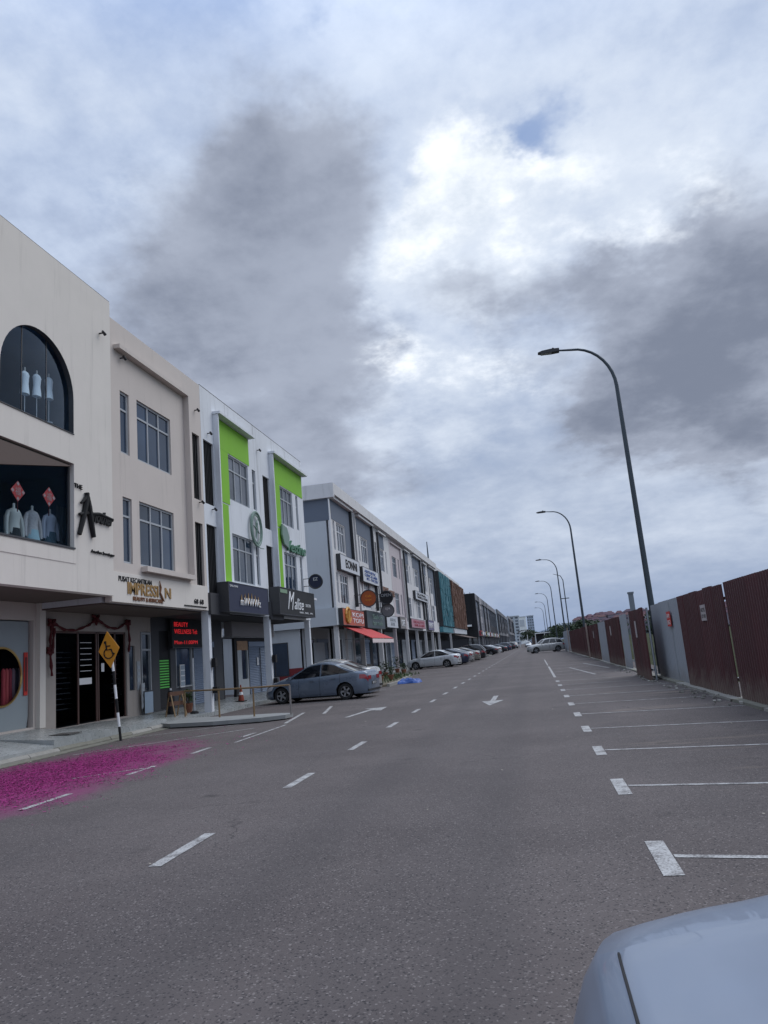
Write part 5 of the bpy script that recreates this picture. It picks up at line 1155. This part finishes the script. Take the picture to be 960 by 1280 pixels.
# the bonnet in the foreground
hb = [(-2.2,.80),(-2.1,.98),(-1.7,1.01),(-1.0,.95),(.3,.95),(.75,.97),(1.2,.955),(1.6,.925),(1.86,.885),(2.03,.82),(2.12,.74),(2.18,.63),(2.2,.5)]
HC = car('parked_sedan', 'dusty pale blue car whose bonnet fills the lower right corner', (.84, -.10, 0), math.pi/2, mat('dusty_blue_paint', (.19,.225,.29), .34, metal=.2, vary=.10, vs=5, coat=.4), L=4.4, W=1.78, hi=True, belt=hb, plate='WVN 4471', nose=.60, nk=.98, ne=2.3, xf=.92, hl=(.35,.55))
# ================================================================== street lamps
def lamp_post(loc, label, H=12.25, n=10, reach=2.5):
    t = thing('street_lamp', label, 'street lamp', loc, 0, 'curved street lamps behind the hoarding')
    pts = [Vector((0,0,0)), Vector((-.02,0,4)), Vector((-.04,0,8)), Vector((-.05,0,H-1.75))]; rs = [.12,.10,.085,.072]
    for k in range(1, 10):
        a_ = math.pi/2*k/9; pts.append(Vector((-.05-1.45*(1-math.cos(a_)), 0, H-1.75+1.68*math.sin(a_)))); rs.append(.07-.003*k)
    pts.append(Vector((-reach+.55, 0, H-.02))); rs.append(.035)
    b = MB(); b.tube(pts, rs, n); b.build('pole', M_POLE, t, smooth=True)
    b = MB(); b.prism([(-.02,-.05),(-.02,.06),(.30,.075),(.62,.05),(.78,.0),(.62,-.05),(.3,-.065)], lambda u, v, d: (-reach+.55-u, d, H-.02+v), -.13, .13); lh = b.build('lamp_head', M_LHEAD, t)
    b = MB(); b.box(-reach-.12, -.10, H-.085, -reach+.28, .10, H-.077); b.build('lens', M_FRAME, lh)
    b = MB(); lathe(b, [(.04,H+.05),(.045,H+.11),(.02,H+.13)], -reach+.35, 0, 8); b.build('photocell', M_LHEAD, lh)
    b = MB(); lathe(b, [(.19,0),(.19,.03),(.13,.05),(.13,.9),(.12,.92)], 0, 0, 12); b.build('base_sleeve', M_POLE, t)
for i, (x, y) in enumerate(((4.2, 27.3), (4.25, 63.5), (4.28, 102), (4.3, 139), (4.3, 176), (4.3, 214), (4.3, 252))):
    lamp_post((x, y, 0), ('nearest tall curved street lamp rising over the grey hoarding panel', 'second curved street lamp from the camera over the hoarding', 'third curved street lamp along the hoarding', 'fourth curved street lamp down the street', 'fifth curved street lamp, small in the distance', 'sixth curved street lamp, tiny in the distance', 'farthest curved street lamp at the street end')[i], n=10 if i < 2 else 6)
t = thing('tall_pole', 'slim utility pole with a crossarm right of the third street lamp', 'pole', (5.6, 118, 0)); b = MB(); b.tube([(0,0,0),(0,0,10.4),(-.3,0,11.1),(-1.4,0,11.5)], [.11,.07,.06,.03], 6); b.build('pole', M_POLE, t); b = MB(); b.box(-.6,-.05,7.5,.6,.05,7.62); b.build('crossarm', M_LHEAD, t)
# ================================================================== corrugated hoarding
def sheet_mesh(wd, h, pitch, depth, m, key):
    k = (key, round(wd, 2), round(h, 2))
    if k in _cache: return _cache[k]
    b = MB(); n = max(1, round(wd/pitch)); prof = []
    for i in range(n):
        y = i*wd/n; p = wd/n; prof += [(0, y), (0, y+p*.35), (depth, y+p*.5), (depth, y+p*.85)]
    prof.append((0, wd)); vs = [(-x, y, z) for z in (0, h) for x, y in prof]; N_ = len(prof); fs = [(i, i+N_, i+N_+1, i+1) for i in range(N_-1)]
    b.add(vs, fs); b.add([(-x+.004, y, z) for z in (0, h) for x, y in prof], [f[::-1] for f in fs]); _cache[k] = b.mesh('corrugated_sheet', m); return _cache[k]
def hoarding(label, x, y0, y1, z0, z1, m, lean=0.0, notices=(), z1b=None, dx=0.0):
    """a free standing section: corrugated sheets side by side on posts and rails behind"""
    t = thing('metal_hoarding', label, 'hoarding', (x, y0, z0), 0, 'hoarding sections along the bays'); wd = y1-y0; t.rotation_euler = (lean, 0, math.atan2(-dx, wd))
    dark_ = m is M_MAROON; n = max(1, round(wd/(.78 if dark_ else 1.7))); sw = wd/n; h = z1-z0
    for i in range(n):
        o = obj('corrugated_sheet', sheet_mesh(sw+(0 if dark_ else .02), h, .156 if dark_ else .26, .045 if dark_ else .006, m, m.name), t, (random.uniform(-.01,.012)-(.006 if i % 2 else 0) if dark_ else (-.012 if i % 2 else 0), i*sw, random.uniform(-.015,.012)))
    for z in (.35, h-.3):
        b = MB(); b.box(.045, .02, z-.03, .095, wd-.02, z+.03); b.build('rail', M_STEEL, t)
    k = max(1, int(wd/2.4))
    for i in range(k+1):
        y = .05+i*(wd-.1)/k; b = MB(); b.tube([(.13, y, -.3), (.13, y, h-.02)], .035, 6); b.build('post', M_STEEL, t)
    for (y, z, w_, hh, mm, s_) in notices:
        b = MB(); b.box(-.062, y, z, -.05, y+w_, z+hh); nb_ = b.build('notice', mm, t)
        if s_:
            for i, (q, tz_, hz_) in enumerate(s_): 
                o = text('notice_print', q, 1, M_WLET if mm is M_REDP else M_BLKL, nb_, (-.064, y+w_*.9, z+hh*tz_), rot=(math.pi/2, 0, -math.pi/2), ext=.001)
                xs_ = [v.co.x for v in o.data.vertices]; sxx = w_*.8/(max(xs_)-min(xs_)); ys_ = [v.co.y for v in o.data.vertices]; syy = hh*hz_/(max(ys_)-min(ys_))
                for v in o.data.vertices: v.co.x = (v.co.x-min(xs_))*sxx; v.co.y = (v.co.y-min(ys_))*syy
    return t
WN = mat('weathered_white_notice', (.38,.34,.34), .6, vary=.15, vs=8)
yn, zn = onX(880, 775, 3.84); yr, zr = onX(833.5, 767, 3.84)
hoarding('maroon corrugated hoarding section nearest the camera at the right edge', 3.9, 7.5, 15.88, .0, 2.33, M_MAROON)
hoarding('maroon corrugated hoarding section with a white notice, second from the camera', 3.9, 16.22, 20.82, .04, 2.33, M_MAROON, notices=((yn-16.22-.28, 1.62-.04, .5, .36, WN, (('NOTIS', .55, .25), ('LOT 1021', .18, .22))),))
hoarding('wide pale grey hoarding section with a red notice in front of the lamp', 3.93, 20.88, 25.9, .03, 2.33, M_GREYSH, notices=((yr-20.88-.25, 1.55, .55, .42, M_REDP, (('BAHAYA', .55, .3), ('DANGER', .12, .3))),))
hoarding('maroon hoarding section set forward with a torn white notice beside the grey one', 3.42, 24.2, 28.1, -.03, 2.24, M_MAROON, notices=((1.9, 1.35, .4, .55, WN, None),), dx=.1)
hoarding('narrow pale grey hoarding section between two maroon ones, nearer', 3.88, 32.3, 34.7, .0, 2.3, M_GREYSH)
hoarding('maroon hoarding section with a small white notice between the narrow grey ones', 3.86, 34.8, 41.2, .0, 2.25, M_MAROON, notices=((3.6, 1.45, .4, .45, WN, None),))
hoarding('narrow pale grey hoarding section with grey streaks, farther', 3.86, 41.3, 46.1, .0, 2.22, M_GREYSH)
hoarding('maroon hoarding section just beyond the farther narrow grey one', 3.88, 46.6, 53.6, -.05, 2.2, M_MAROON, notices=((3.0, 1.4, .4, .45, WN, None),))
hoarding('dull maroon hoarding section with a pale post before it', 3.88, 54.0, 62.0, -.05, 2.22, M_MAROON)
hoarding('long maroon hoarding section at the foot of the second lamp', 3.88, 62.3, 82.5, -.1, 2.2, M_MAROON)
hoarding('last pale grey hoarding section next to the people carrier', 3.85, 84, 99, -.15, 2.35, M_GREYSH)
for x, y, h, lab in ((3.7, 53.8, 2.4, 'pale timber post between two far maroon hoarding sections'), (3.7, 82.9, 2.6, 'pale timber post before the last grey hoarding section'), (4.05, 16.05, 1.5, 'rusty pale post in the gap between the two nearest hoarding sections')):
    t = thing('timber_post', lab, 'post', (x, y, 0)); b = MB(); b.box(-.05,-.05,0,.05,.05,h); b.build('post', mat('pale_timber', (.28,.22,.19), .85, vary=.25, vs=8), t); b = MB(); b.box(-.056,-.056,h,.056,.056,h+.02); b.build('cap', M_STEEL, t)
b = MB(); rn = random.Random(9)
for i in range(150):
    y = rn.uniform(15, 34); x = rn.uniform(3.25, 3.7) if rn.random() < .6 else rn.uniform(4.1, 5.2); s_ = rn.uniform(.008, .035); b.obox((x, y, s_*.6+.04*(x > 3.6)), (s_,rn.uniform(-.02,.02),0), (0,s_*.8,rn.uniform(-.02,.02)), (0,0,s_*.6))
b.build('rubble', M_CONC, None, kind='stuff', label='loose rubble and debris along the foot of the hoarding', category='rubble')
# ================================================================== beyond the hoarding : trees, pier, hillside houses
def leaf_cloud(rn, blobs, n, size):
    V_ = []; F_ = []
    for i in range(n):
        c, r = rn.choice(blobs)
        d = Vector((rn.gauss(0,1), rn.gauss(0,1), rn.gauss(0,1))).normalized()*(rn.random()**.35); p = Vector((c[0]+d.x*r[0], c[1]+d.y*r[1], c[2]+d.z*r[2]))
        q = Vector((rn.gauss(0,1), rn.gauss(0,1), rn.gauss(0,.6))).normalized()*size*rn.uniform(.6,1.3); s_ = q.cross(Vector((rn.gauss(0,1),rn.gauss(0,1),rn.gauss(0,1)))).normalized()*size*.5
        k = len(V_); V_ += [p-q, p+s_, p+q, p-s_]; F_.append((k, k+1, k+2, k+3))
    return V_, F_
def tree(loc, h, r, label, seed, m=M_LEAFD, n=2600, group='trees behind the far hoarding', size=.22):
    rn = random.Random(seed); t = thing('broadleaf_tree', label, 'tree', loc, 0, group)
    b = MB(); b.tube([(0,0,0),(.1,0,h*.25),(.0,.1,h*.5),(.1,0,h*.72)], [.22,.17,.12,.05], 7); b.build('trunk', M_BARK, t)
    bl = []
    for i in range(11):
        a_ = rn.uniform(0,6.28); q = rn.uniform(.1,.75)*r; bl.append(((math.cos(a_)*q, math.sin(a_)*q, h*rn.uniform(.45,.85)), (r*rn.uniform(.3,.5), r*rn.uniform(.3,.5), h*rn.uniform(.1,.2))))
        b = MB(); b.tube([(0,.05,h*.35),(bl[-1][0][0]*.6,bl[-1][0][1]*.6,bl[-1][0][2]*.85),bl[-1][0]], [.08,.05,.02], 5); b.build('limb', M_BARK, t)
    V_, F_ = leaf_cloud(rn, bl, n, size); me = bpy.data.meshes.new('crown'); me.from_pydata(V_, [], F_); me.materials.append(m); obj('crown', me, t)
for i, (az, d, h, r, lab) in enumerate(((1.9, 170, 4.4, 3.6, 'dark rounded tree left of the third street lamp'), (2.7, 160, 5.2, 4.0, 'broad dark tree between the third lamp and the pole'), (3.5, 150, 4.8, 3.2, 'dark tree behind the maroon hoarding right of the lamps'), (1.2, 240, 4.6, 3, 'far low tree behind the white shed roof'), (4.3, 120, 4.6, 3, 'low tree over the middle of the hoarding'), (10.2, 55, 3.2, 2.0, 'green bush tree showing in the hoarding gap'), (-.35, 290, 6.2, 4, 'dark tree under the far pale block'), (.3, 295, 5.6, 4, 'dark tree behind the white canopy shed'), (6.0, 160, 4.4, 3.2, 'small dark tree on the skyline below the houses'))):
    tree((d*math.sin(R_(az)), d*math.cos(R_(az)), 0), h, r, lab, 40+i, n=2400)
az, el = 7.4, 2.92; d = 260
t = thing('concrete_pier', 'lone grey concrete pier standing behind the hoarding', 'pier', (d*math.sin(R_(az)), d*math.cos(R_(az)), 0)); H = CAMZ+d*math.tan(R_(el)); b = MB(); b.box(-.75,-.75,0,.75,.75,H-.6); b.build('shaft', mat('pier_concrete', (.17,.19,.22), .85), t); b = MB(); b.box(-.95,-.95,H-.6,.95,.95,H); b.build('cap', mat('pier_concrete', (.17,.19,.22), .85), t)
# white canopy shed at the street end
t = thing('canopy_shed', 'open shed with humped white canopy and dark bay at the street end', 'shed', (0, 225, 0))
b = MB(); b.grid(lambda u, v: (-4.3+4.8*u, 9*v, 5.0-.9*abs(2*u-.75)**2.2), 12, 2); b.grid(lambda u, v: (-4.3+4.8*u, 9*v, 4.8-.9*abs(2*u-.75)**2.2), 12, 2, flip=True); b.build('curved_roof', M_WLET, t)
b = MB(); b.box(.6, 0, 3.5, 6.6, 9, 3.75); b.build('flat_roof', M_WLET, t)
for x in (-4.0, -1.6, .7, 3.4, 6.4):
    b = MB(); b.tube([(x,.2,0),(x,.2,3.5)], .12, 6); b.build('post', M_WLET, t)
b = MB(); b.box(.9, 1.0, 0, 6.3, 8.5, 3.49); b.build('dark_bay', M_DARKIN, t)
b = MB(); b.box(-.5, .8, 0, .5, 1.2, 2.6); b.build('side_panel', M_BROWNT, t)
# hills
def hill(name, az0, az1, d, el, amp, m, seed, depth=120):
    b = MB(); n = 70
    def f(u, v):
        az = R_(az0+(az1-az0)*u); dd = d+v*depth; k = math.sin(math.pi*min(1, v*1.0)) if v < .5 else 1
        e = el*min(1, u*6, (1-u)*6+.2)
        top = (CAMZ+d*math.tan(R_(e*(.9+amp*noise.noise((u*7, seed, 0))+.4*amp*noise.noise((u*25, seed, 2))))))
        return (dd*math.sin(az), dd*math.cos(az), -1+(top+1)*min(1, v*1.6))
    b.grid(f, n, 8); return b.build(name, m, kind='structure')
M_HILL = mat('hill_scrub', (.05,.062,.06), .95, vary=.5, vs=.04, spec=.05)
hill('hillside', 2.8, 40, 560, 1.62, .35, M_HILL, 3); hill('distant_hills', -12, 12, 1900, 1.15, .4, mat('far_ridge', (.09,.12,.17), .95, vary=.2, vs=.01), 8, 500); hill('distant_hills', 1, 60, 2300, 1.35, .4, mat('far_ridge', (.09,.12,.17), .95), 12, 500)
# red roofed estate on the hillside
rn = random.Random(21); rc_ = [(.085,.034,.042),(.075,.034,.052),(.105,.05,.052),(.06,.034,.052)]
def house_mesh(k):
    w_, dp_, h_ = 9, 9, 5.2; b = MB(); b.box(-w_/2,0,-6,w_/2,dp_,h_); wall = b.mesh('wall', mat('estate_wall', (.24,.215,.25), .85, vary=.15, vs=.1))
    b = MB(); b.add([(-w_/2-.6,-.6,h_+.01),(w_/2+.6,-.6,h_+.01),(w_/2+.6,dp_+.6,h_+.01),(-w_/2-.6,dp_+.6,h_+.01),(-w_/4,dp_/2,h_+3.0),(w_/4,dp_/2,h_+3.0)], [(0,1,5,4),(1,2,5),(2,3,4,5),(3,0,4),(3,2,1,0)]); roof = b.mesh('roof', mat('estate_roof_%d' % k, rc_[k], .85, vary=.2, vs=.1))
    b = MB(); 
    for q in (-3.2,-.9,1.4): b.box(q,-.12,.8,q+1.8,-.02,2.3)
    return wall, roof, b.mesh('window', M_PANE)
hm = [house_mesh(k) for k in range(4)]; cnt = 0
desc = ['brick red', 'plum red', 'pale terracotta', 'dusky violet']
place = ('low on the left flank', 'midway up the left flank', 'high on the left crest', 'low in the middle', 'midway up the middle', 'high on the middle crest', 'low on the right flank', 'midway up the right flank', 'high on the right crest')
for i in range(210):
    az = 3.3+(24-3.3)*i/209+rn.uniform(-.08,.08); row = rn.random(); d = 560+row*100; e = .95+row*.72+.10*math.sin(az*1.3)
    k = rn.randrange(4); z = CAMZ+d*math.tan(R_(e))-4.2; s_ = rn.uniform(.5,.72)
    t = thing('hill_house', '%s roofed house %s of the hillside estate beyond the hoarding' % (desc[k], place[min(2, int((az-3.3)/6.9))*3+min(2, int(row*3))]), 'house', (d*math.sin(R_(az)), d*math.cos(R_(az)), z), rn.uniform(-.6,.6)-R_(az), 'red roofed houses of the hillside estate')
    t.scale = (s_, s_, s_)
    obj('wall', hm[k][0], t); obj('roof', hm[k][1], t); obj('window', hm[k][2], t)

# bits of litter and dry leaves along the kerbs and in the bays
rn = random.Random(33); b = MB()
for i in range(260):
    if rn.random() < .5: x, y = rn.uniform(2.6, 3.65), rn.uniform(9, 45)
    elif rn.random() < .6: x, y = rn.uniform(-10.3, -9.7), rn.uniform(9, 19)
    else: x, y = rn.uniform(-6, 3), rn.uniform(4, 30)
    a_ = rn.uniform(0, 6.28); s_ = rn.uniform(.008, .028); u = Vector((math.cos(a_), math.sin(a_), rn.uniform(-.1,.3)))*s_; v = Vector((-math.sin(a_), math.cos(a_), rn.uniform(-.1,.3)))*s_*.6; c = Vector((x, y, .014))
    b.add([c-u, c-v, c+u, c+v], [(0,1,2,3)])
b.build('litter', M_LITTER, None, kind='stuff', label='scattered dry leaves and litter flecks on the asphalt and kerbs', category='litter')
